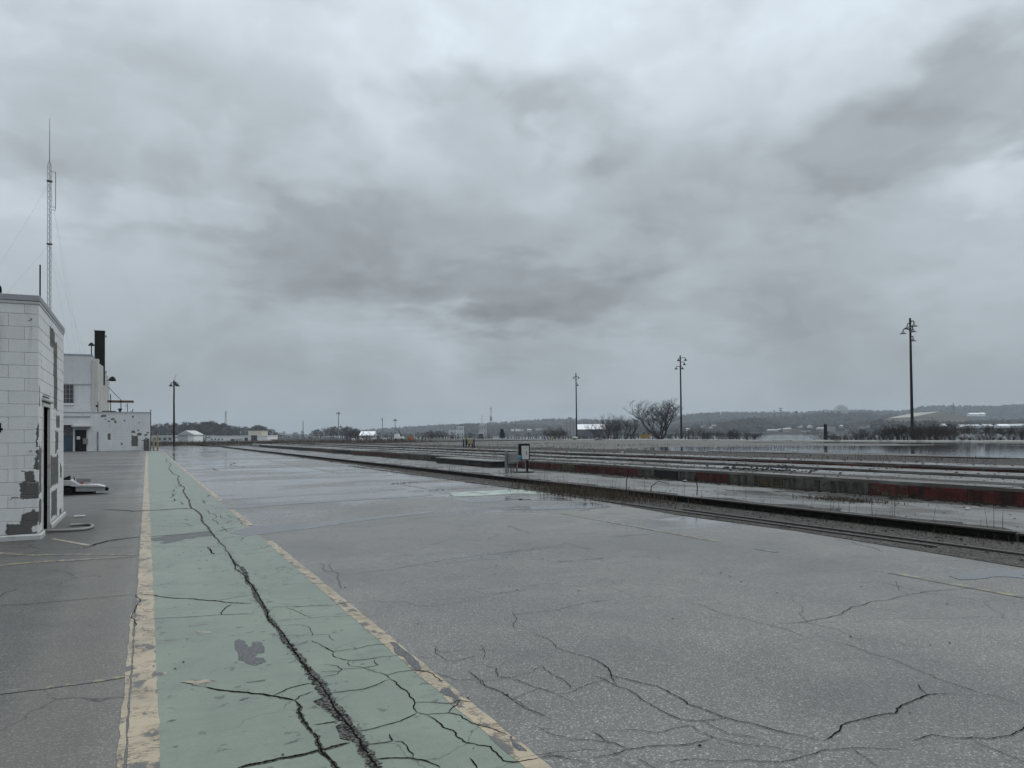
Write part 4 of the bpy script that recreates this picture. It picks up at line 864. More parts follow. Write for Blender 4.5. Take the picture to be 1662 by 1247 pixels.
# yellow bollards at the wing corner
for k, (px, py, pt, lab) in enumerate(((249.3, 731, 712, 'short grey yellow bollard by the wing corner post'), (256, 731.5, 707, 'taller rusty yellow bollard standing free of the wing corner'))):
    q = G(px, py); zt = PY(px, pt, q.y).z; t = thing('bollard', lab, 'bollard', (q.x, q.y, 0)); MB().tube([(q.x, q.y, 0), (q.x, q.y, zt)], .12, 10).build('post', 'bollard_yellow', t); MB().lathe((q.x, q.y, zt), [(.12, 0), (.09, .06), (.001, .08)], 10).build('cap', 'bollard_yellow', t)
solo(MB().bevbox(PY(233, 731, 108.9).x, PY(238, 731, 108.9).x, 108.85, 109.1, 0, 1.45, .02), 'guard_post', 'old_concrete', 'stubby concrete guard post against the wing wall', 'post')

# ------------------------------------------------------------------ radio mast with guys
def make_mast():
    Y = YW + 14; x = wx(79.6, Y); zt = wz(80, 262, Y); top = wz(80, 193, Y); zb = ZTOW + .16; w2 = .22
    t = thing('radio_mast', 'tall thin lattice radio mast with guy wires behind the near building', 'mast', (x, Y, zb))
    C = [(x - w2, Y - .15), (x + w2, Y - .15), (x, Y + .25)]
    for cx, cy in C: MB().tube([(cx, cy, zb), (cx, cy, zt - .6), (x, Y, zt + .3)], .034, 5).build('mast_leg', 'galvanised', t)
    br = MB(); z = zb; k = 0
    while z < zt - 1:
        for i in range(3):
            a, b = C[i], C[(i + 1) % 3]; br.tube([(a[0], a[1], z), (b[0], b[1], z + .42)], .022, 3, False); br.tube([(b[0], b[1], z + .42), (a[0], a[1], z + .84)], .022, 3, False)
        z += .84
    o = br.build('lattice', 'galvanised', t); o['kind'] = 'stuff'
    MB().tube([(x, Y, zt), (x, Y, top)], [.08, .035], 6).build('whip_antenna', 'galvanised', t)
    xa = wx(89.5, Y); da = MB(); da.tube([(xa, Y, wz(89, 340, Y)), (xa, Y, wz(89, 279, Y))], .06, 6)
    da.build('side_antenna', 'galvanised', t)
    for py in (279, 336, 341): MB().tube([(x + w2, Y, wz(85, py, Y)), (xa, Y, wz(85, py, Y))], .04, 5).build('antenna_arm', 'galvanised', t)
    for py in (295, 397): MB().bevbox(x - .35, x + .35, Y - .3, Y + .3, wz(80, py, Y), wz(80, py, Y) + .12, .02).build('guy_collar', 'black_metal', t)
    z1, z2 = wz(80, 397, Y), wz(80, 297, Y)
    for zz, ex, ey, ez in ((z1, wx(-10, Y), Y, wz(-10, 500, Y)), (z2, wx(-10, Y), Y, wz(-10, 445, Y)), (z1, wx(118, Y + 12), Y + 12, ZTOW), (z2, wx(128, Y + 16), Y + 16, ZTOW), (z2, wx(136, Y + 20), Y + 20, ZTOW), (z1, wx(140, Y - 8), Y - 8, ZTOW)):
        MB().tube([(x, Y, zz), (ex, ey, ez)], .007, 3, False).build('guy_wire', 'lamp_grey', t)
make_mast()

# ------------------------------------------------------------------ yard lighting poles
def lamp_head(mb, o, s_):
    mb.lathe(o, [(.06 * s_, .55 * s_), (.14 * s_, .5 * s_), (.2 * s_, .3 * s_), (.48 * s_, .08 * s_), (.52 * s_, 0), (.46 * s_, .015 * s_), (.15 * s_, .22 * s_), (.001, .24 * s_)], 12)
def light_pole(label, px, base_py, top_py, dist, rad, lamps, mat='dark_pole', whip=None):
    b = PD(px, base_py, dist); zb = -.1 if b.z > -.3 else b.z; tp = PD(px, top_py, dist); x, y = b.x, b.y; zt = tp.z; m = dist / F
    # the pole stands at the measured foot and rises plumb
    t = thing('light_pole', label, 'light pole', (x, y, zb), 'yard light poles')
    n_ = 6; MB().tube([(x + R.uniform(-.02, .02), y, zb + (zt - zb) * i / n_) for i in range(n_ + 1)], [rad * (1 - .4 * i / n_) for i in range(n_ + 1)], 10).build('pole', mat, t, smooth=True)
    for dx, py, s_ in lamps:
        z = PD(px, py, dist).z; L = dx * m; ex, ey = x + r0.x * L, y + r0.y * L; sg = 1 if dx > 0 else -1
        ar = MB().tube([(x, y, z + .45 * s_), (x + r0.x * L * .45, y + r0.y * L * .45, z + .75 * s_), (x + r0.x * L * .85, y + r0.y * L * .85, z + .72 * s_), (ex, ey, z + .45 * s_)], .09 * s_, 6).build('bracket_arm', 'black_metal', t, smooth=True)
        hd = MB(); lamp_head(hd, (ex, ey, z - .1 * s_), s_); hd.build('lamp_shade', 'lamp_grey' if s_ > 1. else 'black_metal', t, smooth=True)
    if whip: MB().tube([(x, y, zt), (x + r0.x * 4 * m, y + r0.y * 4 * m, PD(px, whip, dist).z)], .03, 4).build('whip', 'black_metal', t)
    return t
light_pole('tallest dark light pole with pale bell lamps among the riverbank bushes', 1481, 712, 516.5, 158, .32, [(6.5, 529, 1.35), (-4.5, 532, 1.2), (-12, 541, 1.2), (4, 538, 1.35), (4.5, 553, 1.2)])
light_pole('dark light pole with five hooded lamps beside the big bare tree', 1106, 711, 577, 216, .30, [(8.5, 585, 1.), (-3, 585.5, 1.), (6.5, 592, 1.), (-7, 599, 1.), (3, 599, 1.)])
light_pole('thin dark light pole beside the white roofed shed across the yard', 936, 709.5, 605.5, 280, .30, [(4, 614, .95), (-3.5, 614, .95), (2.5, 626, .95)])
light_pole('leaning black pole with twin lamps and a whip at the end of the walkway', 282.5, 724, 617.5, 163 * math.cos(YAW) + 2, .22, [(6, 626.5, .85), (-5, 626.5, .85), (3, 625, .85)], whip=608)
light_pole('far grey light pole with paired lamps before the dark wood', 549.5, 714, 669, 300, .2, [(1.6, 672, .8), (-2.6, 672, .8)], 'lamp_grey')
light_pole('far thin pole with one small lamp near the white tent roof', 621, 712, 678, 300, .17, [(-1.4, 682, .6)], 'lamp_grey')
light_pole('far light pole with lamps above the white crane truck', 641.5, 712, 680, 290, .17, [(1.8, 683, .8), (-2., 683, .8)], 'lamp_grey')
b = PD(492, 714, 290); solo(MB().tube([(b.x, b.y, -.1), (b.x, b.y, PD(492, 683, 290).z)], [.2, .12], 8), 'bare_pole', 'lamp_grey', 'plain far pole without lamps beside the paired lamp pole', 'pole')
b = PD(527, 714, 420); solo(MB().tube([(b.x, b.y, -.1), (b.x, b.y, PD(527, 694, 420).z)], [.2, .14], 8), 'bare_pole', 'lamp_grey', 'short far pole standing before the dark wood', 'pole')
b = G(1340, 713.); solo(MB().tube([(b.x, b.y, -.2), (b.x, b.y, PD(1340, 689, b.length * .97).z)], [.34, .30], 10), 'mooring_post', 'dark_pole', 'stout black timber post rising from a tuft on the river bank', 'post')

# ------------------------------------------------------------------ control boxes on the apron
def make_boxes():
    q = G(842, 768, .1); Y = q.y
    def c(x, y, yy=Y): r_ = PY(790 + x / 15.59, 700 + y / 15.59, yy); return (r_.x, r_.z)
    t = thing('control_cabinet', 'grey steel control cabinet on two legs standing on the concrete strip', 'cabinet', (c(660, 1000)[0], Y, .1))
    a, b = c(560, 830), c(805, 545); MB().bevbox(a[0], b[0], Y, Y + .35, a[1], b[1], .015).build('cabinet_box', 'grey_metal', t)
    MB().bevbox(a[0] + .05, b[0] - .05, Y - .018, Y - .002, a[1] + .05, b[1] - .05, .006).build('cabinet_door', 'grey_metal', t)
    for x0, x1 in ((515, 553), (795, 815)):
        a, b = c(x0, 1030), c(x1, 510); MB().bevbox(a[0], b[0], Y + .1, Y + .2, .1, b[1], .006).build('leg', 'grey_metal', t)
    for x in (600, 655, 690, 735): a = c(x, 1030); b = c(x, 828); MB().tube([(a[0], Y + .17, .1), (b[0], Y + .17, b[1] + .01)], .022, 6).build('conduit', 'grey_metal', t)
    t = thing('sign_panel_stand', 'white faced panel with black hood on a black post beside the grey cabinet', 'control panel', (c(1040, 1000)[0], Y + .2, .1))
    a, b = c(920, 720), c(1095, 372); MB().bevbox(a[0], b[0], Y + .1, Y + .14, a[1], b[1], .006).build('white_panel', 'dirty_white', t)
    a, b = c(915, 738), c(1135, 316); MB().bevbox(a[0] + .01, b[0], Y + .145, Y + .42, a[1], b[1], .012).build('housing', 'black_metal', t)
    a = c(1035, 590); MB().bevbox(a[0] - .012, a[0] + .012, Y + .09, Y + .0985, a[1], a[1] + .12, .003).build('latch', 'black_metal', t)
    a = c(1110, 1000); MB().tube([(a[0], Y + .28, .1), (a[0], Y + .28, c(1110, 740)[1])], .04, 8).build('post', 'black_metal', t)
    MB().tube([(c(1075, 940)[0], Y + .25, .12), (c(1030, 745)[0], Y + .25, c(1030, 745)[1])], .018, 6).build('conduit', 'galvanised', t)
    MB().lathe((a[0] - .12, Y + .3, .1), [(.42, 0), (.40, .03), (.001, .035)], 16).build('base_plate', 'black_metal', t)
    t = thing('blue_motor', 'small blue motor housing hung between the grey cabinet and white panel', 'motor', (c(860, 680)[0], Y + .25, c(860, 680)[1] - .1))
    a, b = c(800, 680), c(918, 680); MB().tube([(a[0], Y + .25, a[1]), (b[0], Y + .25, b[1])], .105, 14).build('casing', 'motor_blue', t)
    MB().tube([(c(765, 690)[0], Y + .25, a[1]), (a[0] + .01, Y + .25, a[1])], .06, 12).build('shaft_cover', 'motor_blue', t)
    a, b = c(808, 750), c(905, 728); MB().bevbox(a[0], b[0], Y + .17, Y + .33, a[1], b[1], .01).build('terminal_box', 'white_metal', t)
    MB().bevbox(c(900, 640)[0], c(925, 640)[0] + .05, Y + .2, Y + .3, c(900, 740)[1], c(900, 620)[1], .01).build('mounting', 'black_metal', t)
make_boxes()
# yellow barrel guard between dark blue posts, small far items
def small_items():
    q = G(763, 728, .3)
    for k, px in enumerate((752.6, 756.5, 766.6, 769.5)):
        a = PY(px, 727, q.y); solo(MB().tube([(a.x, q.y, .3), (a.x, q.y, PY(px, 713, q.y).z)], .07, 8), 'guard_post', 'navy_post', ('outer' if k in (0, 3) else 'inner') + ' navy post flanking the yellow drum guard in the weeds', 'post', 'navy posts by the yellow guard')
    t = thing('yellow_guard', 'faded yellow drum shaped guard between navy posts in the weeds', 'guard', (PY(761.5, 727, q.y).x, q.y, .3))
    a, b = PY(757.8, 722, q.y), PY(765.4, 712, q.y); MB().bevbox(a.x, b.x, q.y - .3, q.y + .3, a.z, b.z, .06).build('drum', 'bollard_yellow', t); MB().tube([(PY(761.5, 727, q.y).x, q.y, .3), (PY(761.5, 727, q.y).x, q.y, a.z + .02)], .09, 8).build('stem', 'bollard_yellow', t)
    q = PD(1047, 711, 150); t = thing('yellow_bin', 'yellow steel bin at the kerb under the big bare tree', 'bin', (q.x, q.y, .3))
    a, b = PD(1040.5, 713.5, 150), PD(1054.5, 707.5, 150); w_ = (b - a).length / 2; 
    o = MB().bevbox(-w_, w_, -.4, .4, 0, .72, .03).build('bin_body', 'yellow_metal', t, (0, 0, 0)); o.location = (0, 0, .25); o.rotation_euler.z = -YAW
    o = MB().bevbox(-w_ - .04, w_ + .04, -.44, .44, .722, .78, .01).build('rim', 'yellow_metal', t, (0, 0, 0)); o.location = (0, 0, .25); o.rotation_euler.z = -YAW
    q = PD(933, 711, 140); solo(MB().lathe((q.x, q.y, .5), [(.001, 0), (.45, .1), (.62, .28), (.5, .5), (.001, .6)], 12), 'pale_float', 'far_beige', 'pale yellow rounded float lying at the kerb beside a thin pole', 'float', smooth=True)
    q = PD(897, 710, 150); t = thing('hydrant', 'small yellow hydrant at the kerb by the low shrub', 'hydrant', (q.x, q.y, .3)); MB().lathe((q.x, q.y, .3), [(.14, 0), (.14, .6), (.17, .62), (.17, .68), (.1, .8), (.001, .85)], 10).build('barrel', 'yellow_metal', t); MB().tube([(q.x - .22, q.y, .75), (q.x + .22, q.y, .75)], .07, 8).build('outlet', 'yellow_metal', t)
    q = PD(971, 711, 150); solo(MB().prism([(q.x - .9, .28), (q.x + 1., .28), (q.x + .4, .62), (q.x - .2, .85), (q.x - .5, .7)], q.y - .4, q.y + .4, 'y'), 'rubble_heap', 'scrap', 'dark low rubble lump on the kerb near the yellow bin', 'rubble')
    # utility box far down the tracks
    q = G(417, 727, 0); a, b = PY(410, 729, q.y), PY(424, 720.5, q.y); t = thing('utility_box', 'pale grey utility box beside the rail far down the yard', 'utility box', ((a.x + b.x) / 2, q.y, 0))
    MB().bevbox(a.x, b.x, q.y, q.y + .8, 0, b.z, .03).build('box_body', 'galvanised', t); MB().bevbox(a.x + .1, a.x + .5, q.y - .03, q.y - .002, .3, b.z - .25, .01).build('box_door', 'black_metal', t)
    # crane truck
    q = PD(648, 713.5, 240); t = thing('crane_truck', 'small white crane truck parked beyond the slab below a light pole', 'truck', (q.x, q.y, -.05)); m = 240 / F
    def pt(mb, name, mat): o = mb.build(name, mat, t, (0, 0, 0)); o.rotation_euler.z = -YAW; return o
    pt(MB().prism([(-1.5, .5), (0, .5), (0, 2.1), (-1.2, 2.2), (-1.5, 1.5)], -.9, .9, 'y'), 'cab', 'far_white')
    pt(MB().bevbox(.05, 1.5, -.9, .9, .5, 1.3, .05), 'bed', 'far_white'); pt(MB().tube([(.9, 0, 1.2), (-.3, 0, 3.4)], .12, 6), 'boom', 'black_metal'); pt(MB().tube([(-.3, 0, 3.4), (-.9, 0, 3.5)], .09, 6), 'boom_tip', 'black_metal')
    for x in (-.9, .9):
        for y in (-.95, .75): pt(MB().tube([(x, y, .42), (x, y + .2, .42)], .42, 12), 'wheel', 'rubber')
    q = PD(667, 713, 240); t = thing('orange_skip', 'small orange skip beside the white crane truck', 'skip', (q.x, q.y, -.05)); o = MB().prism([(-.7, 0), (.7, 0), (.9, 1.2), (-.9, 1.2)], -.6, .6, 'y').build('skip_body', 'orange', t, (0, 0, 0)); o = MB().bevbox(-.94, .94, -.64, .64, 1.202, 1.27, .01).build('rim', 'orange', t, (0, 0, 0))
    for px, py in ((573, 712.5), (588, 712.5), (606, 712), (624, 712)):
        q = PD(px, py, 235); solo(MB().bevbox(q.x - .6, q.x + .6, q.y - .4, q.y + .4, -.05, .85, .12), 'concrete_barrier', 'kerb_concrete', 'squat pale concrete block in a row before the far hedge', 'barrier', 'concrete blocks before the far hedge')
small_items()

# ------------------------------------------------------------------ trees, shrubs and weeds
def grow(seed, h, spread, stems, levels, r0_, up=.55, fork=(2, 3), lean=.5):
    # branching skeleton: list of (p0, p1, r0, r1, level)
    r = random.Random(seed); S = []
    def br(p, d, L, rad, lv):
        n_ = 3; q = p; dd = d
        for i in range(n_):
            dd = (dd + Vector((r.gauss(0, .16), r.gauss(0, .16), r.gauss(.03, .08)))).normalized(); e = q + dd * (L / n_); ra = rad * (1 - .38 * i / n_); rb = rad * (1 - .38 * (i + 1) / n_)
            S.append((q, e, ra, rb, lv)); q = e
            if lv < levels and i == 1 and r.random() < .75: side(q, dd, L * .62, rb * .62, lv + 1)
        if lv < levels:
            for _ in range(r.randint(*fork)): side(q, dd, L * r.uniform(.62, .82), rad * .60, lv + 1)
    def side(q, dd, L, rad, lv):
        a = Vector((r.gauss(0, 1), r.gauss(0, 1), 0)); a = a.normalized() if a.length > .01 else Vector((1, 0, 0))
        nd = (dd + a * r.uniform(.45, .95) * (spread + .15 * lv) + Vector((0, 0, up * (.25 if lv > 2 else .4)))).normalized(); br(q, nd, L, rad, lv)
    for i in range(stems):
        t = 2 * math.pi * (i + r.uniform(-.3, .3)) / max(1, stems); l = lean * r.uniform(.5, 1.2) if stems > 1 else .08
        br(Vector((.12 * math.cos(t) * (stems > 1), .12 * math.sin(t) * (stems > 1), -.15)), Vector((l * math.cos(t), l * math.sin(t), 1)).normalized(), h * .34 * r.uniform(.8, 1.1), r0_ * (1 if stems == 1 else r.uniform(.55, .9)), 0)
    top = max(s_[1].z for s_ in S); k = h / top
    return [(a * k, b * k, ra, rb, lv) for a, b, ra, rb, lv in S]
def skin(S, pick, k=3, rmin=.0):
    mb = MB()
    for a, b, ra, rb, lv in S:
        if pick(lv): mb.tube([a, b], [max(ra, rmin), max(rb, rmin)], k, False)
    return mb
def tree_thing(name, label, cat, loc, S, cut, group=None, rmin=.02, parts=('trunk', 'crown')):
    t = thing(name, label, cat, loc, group)
    o1 = skin(S, lambda l: l < cut, 6, rmin).build(parts[0], 'bark', t, (0, 0, 0)); o2 = skin(S, lambda l: l >= cut, 3, rmin).build(parts[1], 'twig', t, (0, 0, 0)); o2['kind'] = 'stuff'
    if parts[0] == 'stems': o1['kind'] = 'stuff'
    return t
def height_at(px, y0, y1, d): return (y1 - y0) * d / F
BIGSEED = 21
q = G(1072, 711.2); BT = (128.5, 128.5 / q.x * q.y, -.35); dBT = Vector(BT).dot(f0)
tree_thing('bare_tree', 'big spreading bare tree with several leaning stems on the river bank', 'tree', BT, grow(BIGSEED, height_at(0, 648, 713, dBT), .62, 6, 5, .30, .26, (2, 3), .95), 2, None, .016).scale = (1.22, 1.22, 1.1)
VAR = []
for s_ in range(5):
    VAR.append(grow(40 + s_, 1., .6, 5 + s_ % 3, 4, .0, .42, (2, 3), .75))
def shrub_mesh(i, h, rr): return [(a * h, b * h, max(.008, rr * (.58 ** lv)), max(.008, rr * (.58 ** (lv + 1))), lv) for a, b, ra, rb, lv in VAR[i]]
SH = [tree_thing('bare_shrub', 'leafless brown shrub in the row along the river bank', 'shrub', (0, 0, 0), shrub_mesh(i, 3., .05), 1, 'bare shrubs along the river bank', .010, ('stems', 'twigs')) for i in range(5)]
TREES = [tree_thing('young_tree', 'slender leafless young tree between the shrubs of the river bank', 'tree', (0, 0, 0), shrub_mesh(i, 7., .10), 1, 'young bare trees on the river bank', .012) for i in (1, 3)]
used = set()
def place(proto, px, dist, h, label=None, wide=1., group=None):
    o = proto if proto.name not in used else copy_tree(proto); used.add(proto.name)
    q = PD(px, 712, dist); hh = 3. if 'shrub' in proto.name else 7.
    o.location = (q.x, q.y, -.38); s_ = h / hh; o.scale = (s_ * wide, s_ * wide, s_); o.rotation_euler.z = R.uniform(0, 6.28)
    if label: o['label'] = label
    if group: o['group'] = group
    return o
def bank_d(px, X):                 # distance along the optical axis of the point at X on this bearing
    d = ray(px, 712); t = X / d[0]; return (d * t).dot(f0)
rows = []
for px in range(1122, 1236, 9): rows.append((px + R.uniform(-3, 3), R.uniform(690, 703)))
for px in range(1352, 1450, 11): rows.append((px + R.uniform(-3, 3), R.uniform(686, 704)))
for px in range(1450, 1545, 9): rows.append((px + R.uniform(-3, 3), R.uniform(677, 690)))
for px in range(1545, 1760, 12): rows.append((px + R.uniform(-4, 4), R.uniform(684, 704)))
for px in (905, 897, 912, 1016, 1026, 1040, 1060, 1085, 1100, 1330, 1347): rows.append((px, R.uniform(692, 702)))
for k, (px, top) in enumerate(rows):
    lab = ('leafless shrub beside the grain silos and thin light pole' if px < 950 else 'leafless shrub in the tangle round the big bare tree' if px < 1110 else 'leafless brown shrub in the row between the big bare tree and open water' if px < 1240 else
           'leafless shrub at the foot of the stout mooring post' if px < 1350 else 'leafless brown shrub between the mooring post and the tallest lamp pole' if px < 1450 else 'taller dark shrub crowding the foot of the tallest lamp pole' if px < 1546 else 'sparse leafless shrub before the pale shore sheds and tan warehouse')
    d = bank_d(px, R.uniform(114, 128)); place(SH[k % 5], px, d, (713 - top) * d / F, lab, R.uniform(.9, 1.5))
for k, (px, top) in enumerate(((985, 667), (993, 676), (1003, 672), (1012, 668), (975, 684), (905, 688), (1496, 672), (1556, 678))):
    d = bank_d(px, R.uniform(118, 128)); place(TREES[k % 2], px, d, (712 - top) * d / F, 'slender leafless tree standing before the grain silos' if px < 950 else 'slender leafless tree in the clump beside the white roofed shed' if px < 1100 else 'thin leafless tree next to the tallest lamp pole' if px < 1500 else 'leafless tree before the tan warehouse')
# dark evergreen bush at the kerb
def bush(name, label, cat, loc, rx, h, n_, seed, mat, leaf=.16):
    r = random.Random(seed); t = thing(name, label, cat, loc); mb = MB()
    for i in range(n_):
        z = r.random() ** .8; rr = rx * (1 - z * .75) * math.sqrt(r.random()); an = r.uniform(0, 6.28); c = Vector((rr * math.cos(an), rr * math.sin(an), .1 + z * h))
        a = Vector((r.gauss(0, 1), r.gauss(0, 1), r.gauss(0, 1))).normalized() * leaf; b = Vector((r.gauss(0, 1), r.gauss(0, 1), r.gauss(0, 1))).normalized() * leaf
        mb.quad(c, c + a, c + b)
    o = mb.build('foliage', mat, t, (0, 0, 0)); MB().tube([(0, 0, -.2), (0, 0, h * .7)], [.08, .03], 6).build('stem', 'bark', t, (0, 0, 0)); return t
d = bank_d(815, 112.); q = PD(815, 712, d); bush('evergreen_bush', 'small dense dark evergreen bush at the kerb', 'shrub', (q.x, q.y, .1), 1.3, 3.2, 900, 3, 'evergreen', .35)
# woods that read as one mass
def fuzzy(mb, x, y, z, h, w_, r, n_=110, k=1.):
    mb.tube([(x, y, z), (x, y, z + h * .5)], [.25 * k, .12 * k], 3, False)
    for i in range(n_):
        t = r.random(); an = r.uniform(0, 6.28); prof = math.sin(math.pi * (.12 + .88 * t) ** .8) ** .6; rr = w_ * prof * r.uniform(.1, 1.)
        c = Vector((x + rr * math.cos(an), y + rr * math.sin(an), z + h * (.22 + .7 * t)))
        d = Vector((math.cos(an) * .8, math.sin(an) * .8, r.uniform(.3, 1.4))).normalized() * h * r.uniform(.07, .16); s_ = d.cross(Vector((r.gauss(0, 1), r.gauss(0, 1), r.gauss(0, 1)))).normalized() * h * r.uniform(.010, .026)
        mb.quad(c - s_, c + s_, c + d)
def wood_line(name, label, mat, spec, seed, n_=110, base=-.1):
    # spec: (px0, px1, top0, top1, dist0, dist1, count)
    r = random.Random(seed); mb = MB()
    for (p0, p1, t0, t1, d0, d1, cnt) in spec:
        for i in range(cnt):
            f = (i + r.random()) / cnt; px = p0 + (p1 - p0) * f; d = r.uniform(d0, d1); top = t0 + (t1 - t0) * f + r.uniform(-2.5, 4.5)
            q = PD(px, top, d); h = max(1.5, q.z - base); fuzzy(mb, q.x, q.y, base, h, h * r.uniform(.32, .5), r, n_)
    return stuff(mb, name, mat, label, 'wood')
wood_line('far_wood', 'dark leafless wood behind the far white buildings', 'near_wood', [(225, 285, 690, 687, 640, 760, 26), (285, 345, 687, 683, 640, 760, 30), (345, 385, 684, 693, 640, 760, 20), (385, 410, 694, 692, 640, 760, 12), (410, 430, 690, 690, 640, 760, 12), (430, 450, 692, 701, 640, 760, 10), (445, 500, 703, 701, 700, 800, 22), (500, 560, 700, 691, 520, 600, 26), (560, 590, 690, 699, 460, 540, 16), (225, 590, 704, 706, 520, 640, 90)], 5, 190)
wood_line('hedgerow', 'low dark scrub hedge along the far edge of the yard', 'near_wood', [(560, 640, 703, 703, 330, 380, 34), (640, 720, 704, 701, 320, 360, 34), (690, 735, 700, 702, 320, 350, 22), (730, 800, 702, 706, 300, 330, 34), (820, 880, 705, 704, 270, 290, 16), (880, 1120, 706, 705, bank_d(1000, 130) - 4, bank_d(1000, 130) + 6, 60)], 6, 90)
wood_line('bank_scrub', 'low tangled brown scrub under the riverbank shrubs', 'near_wood', [(1110, 1225, 704, 705, bank_d(1170, 122), bank_d(1170, 127), 18), (1345, 1445, 705, 704, bank_d(1400, 120), bank_d(1400, 127), 18), (1445, 1520, 692, 697, bank_d(1500, 120), bank_d(1500, 127), 14), (1520, 1720, 706, 706, bank_d(1620, 120), bank_d(1620, 127), 14)], 7, 60, -.4)
# far hills with woods
def ridge(name, prof, d, depth, seed, base=-2.0):
    mb = MB(); n_ = 90; r = random.Random(seed); P0, P1 = prof[0][0], prof[-1][0]; tops = []
    def top(px):
        for (a, ya), (b, yb) in zip(prof, prof[1:]):
            if a <= px <= b: return ya + (yb - ya) * (px - a) / (b - a)
        return prof[-1][1]
    dd = d if callable(d) else (lambda px: d)
    for i in range(n_ + 1):
        px = P0 + (P1 - P0) * i / n_; d0 = dd(px); zt = PD(px, top(px), d0 + depth).z
        for j in range(7):
            f = j / 6; q = PD(px, 700, d0 + depth * f); s_ = math.sin(f * math.pi / 2) ** .9; mb.v.append((q.x, q.y, base - .3 + (zt - 9 - base) * s_ if j else base - .5))
        q = PD(px, 700, d0 + depth * 1.8); mb.v.append((q.x, q.y, base - .5))
    for i in range(n_):
        for j in range(7): mb.f.append((i * 8 + j, (i + 1) * 8 + j, (i + 1) * 8 + j + 1, i * 8 + j + 1))
    struct(mb, 'hill', 'far_wood', smooth=True)
    wd = MB()
    cnt = int((P1 - P0) * 3.2)
    for i in range(cnt):
        px = r.uniform(P0, P1); d0 = dd(px); f = r.random() ** .8; zt = PD(px, top(px), d0 + depth).z; q = PD(px, 700, d0 + depth * f)
        z = base + (zt - 9 - base) * math.sin(f * math.pi / 2) ** .9; h = r.uniform(8, 15); w_ = r.uniform(4, 8)
        # a lumpy crown
        b = len(wd.v); k = 6
        for lv, (rr, zz) in enumerate(((.5, .0), (1., .35), (.8, .75))):
            for m in range(k): an = 6.283 * m / k + lv * .5; g = r.uniform(.7, 1.2); wd.v.append((q.x + w_ * rr * g * math.cos(an), q.y + w_ * rr * g * math.sin(an), z + h * (zz + r.uniform(-.1, .1))))
        wd.v.append((q.x, q.y, z + h * r.uniform(.9, 1.1)))
        for lv in range(2):
            for m in range(k): wd.f.append((b + lv * k + m, b + lv * k + (m + 1) % k, b + (lv + 1) * k + (m + 1) % k, b + (lv + 1) * k + m))
        for m in range(k): wd.f.append((b + 2 * k + m, b + 2 * k + (m + 1) % k, b + 3 * k))
    stuff(wd, name, 'far_wood', {'far_hill_wood': 'hazy wooded hill far across the river', 'mid_hill_wood': 'darker wooded slope on the opposite river shore', 'near_shore_wood': 'dark wood at the water on the opposite shore'}[name], 'wood')
ridge('far_hill_wood', [(560, 702), (640, 696), (700, 692), (760, 690), (830, 686), (900, 681), (960, 683), (1040, 684), (1120, 674), (1160, 671), (1240, 671), (1300, 671), (1350, 667), (1420, 668), (1470, 668), (1500, 661), (1545, 660), (1600, 661), (1662, 658), (1800, 656)], 2000, 500, 1)
ridge('mid_hill_wood', [(730, 702), (750, 691), (790, 692), (830, 691), (880, 693), (960, 694), (1060, 693), (1180, 683), (1210, 682), (1260, 680), (1310, 675), (1345, 671), (1400, 671), (1430, 677), (1445, 674), (1490, 684), (1560, 686), (1800, 684)], lambda px: 1500 if px < 1500 else 1150, 240, 2)
ridge('near_shore_wood', [(1090, 702), (1130, 695), (1180, 688), (1230, 682), (1262, 690), (1300, 697), (1380, 692), (1420, 686), (1470, 690), (1800, 694)], lambda px: 1150 if px < 1420 else 900, 60, 3)
def far_bank():
    mb = MB(); L = []
    for px, d in ((980, 1210), (1100, 1110), (1250, 1075), (1400, 1060), (1440, 900), (1600, 840), (1900, 800)): L.append((px, d))
    for (pa, da), (pb, db) in zip(L, L[1:]):
        a, b, c, e_ = PD(pa, 700, da), PD(pb, 700, db), PD(pb, 700, db + 260), PD(pa, 700, da + 260); zt = 1.6
        f_, g_ = PD(pa, 700, da + 8), PD(pb, 700, db + 8)
        mb.quad((a.x, a.y, -2.6), (b.x, b.y, -2.6), (g_.x, g_.y, zt), (f_.x, f_.y, zt)); mb.quad((f_.x, f_.y, zt), (g_.x, g_.y, zt), (c.x, c.y, zt), (e_.x, e_.y, zt))
    struct(mb, 'far_bank', 'far_wood')
far_bank()
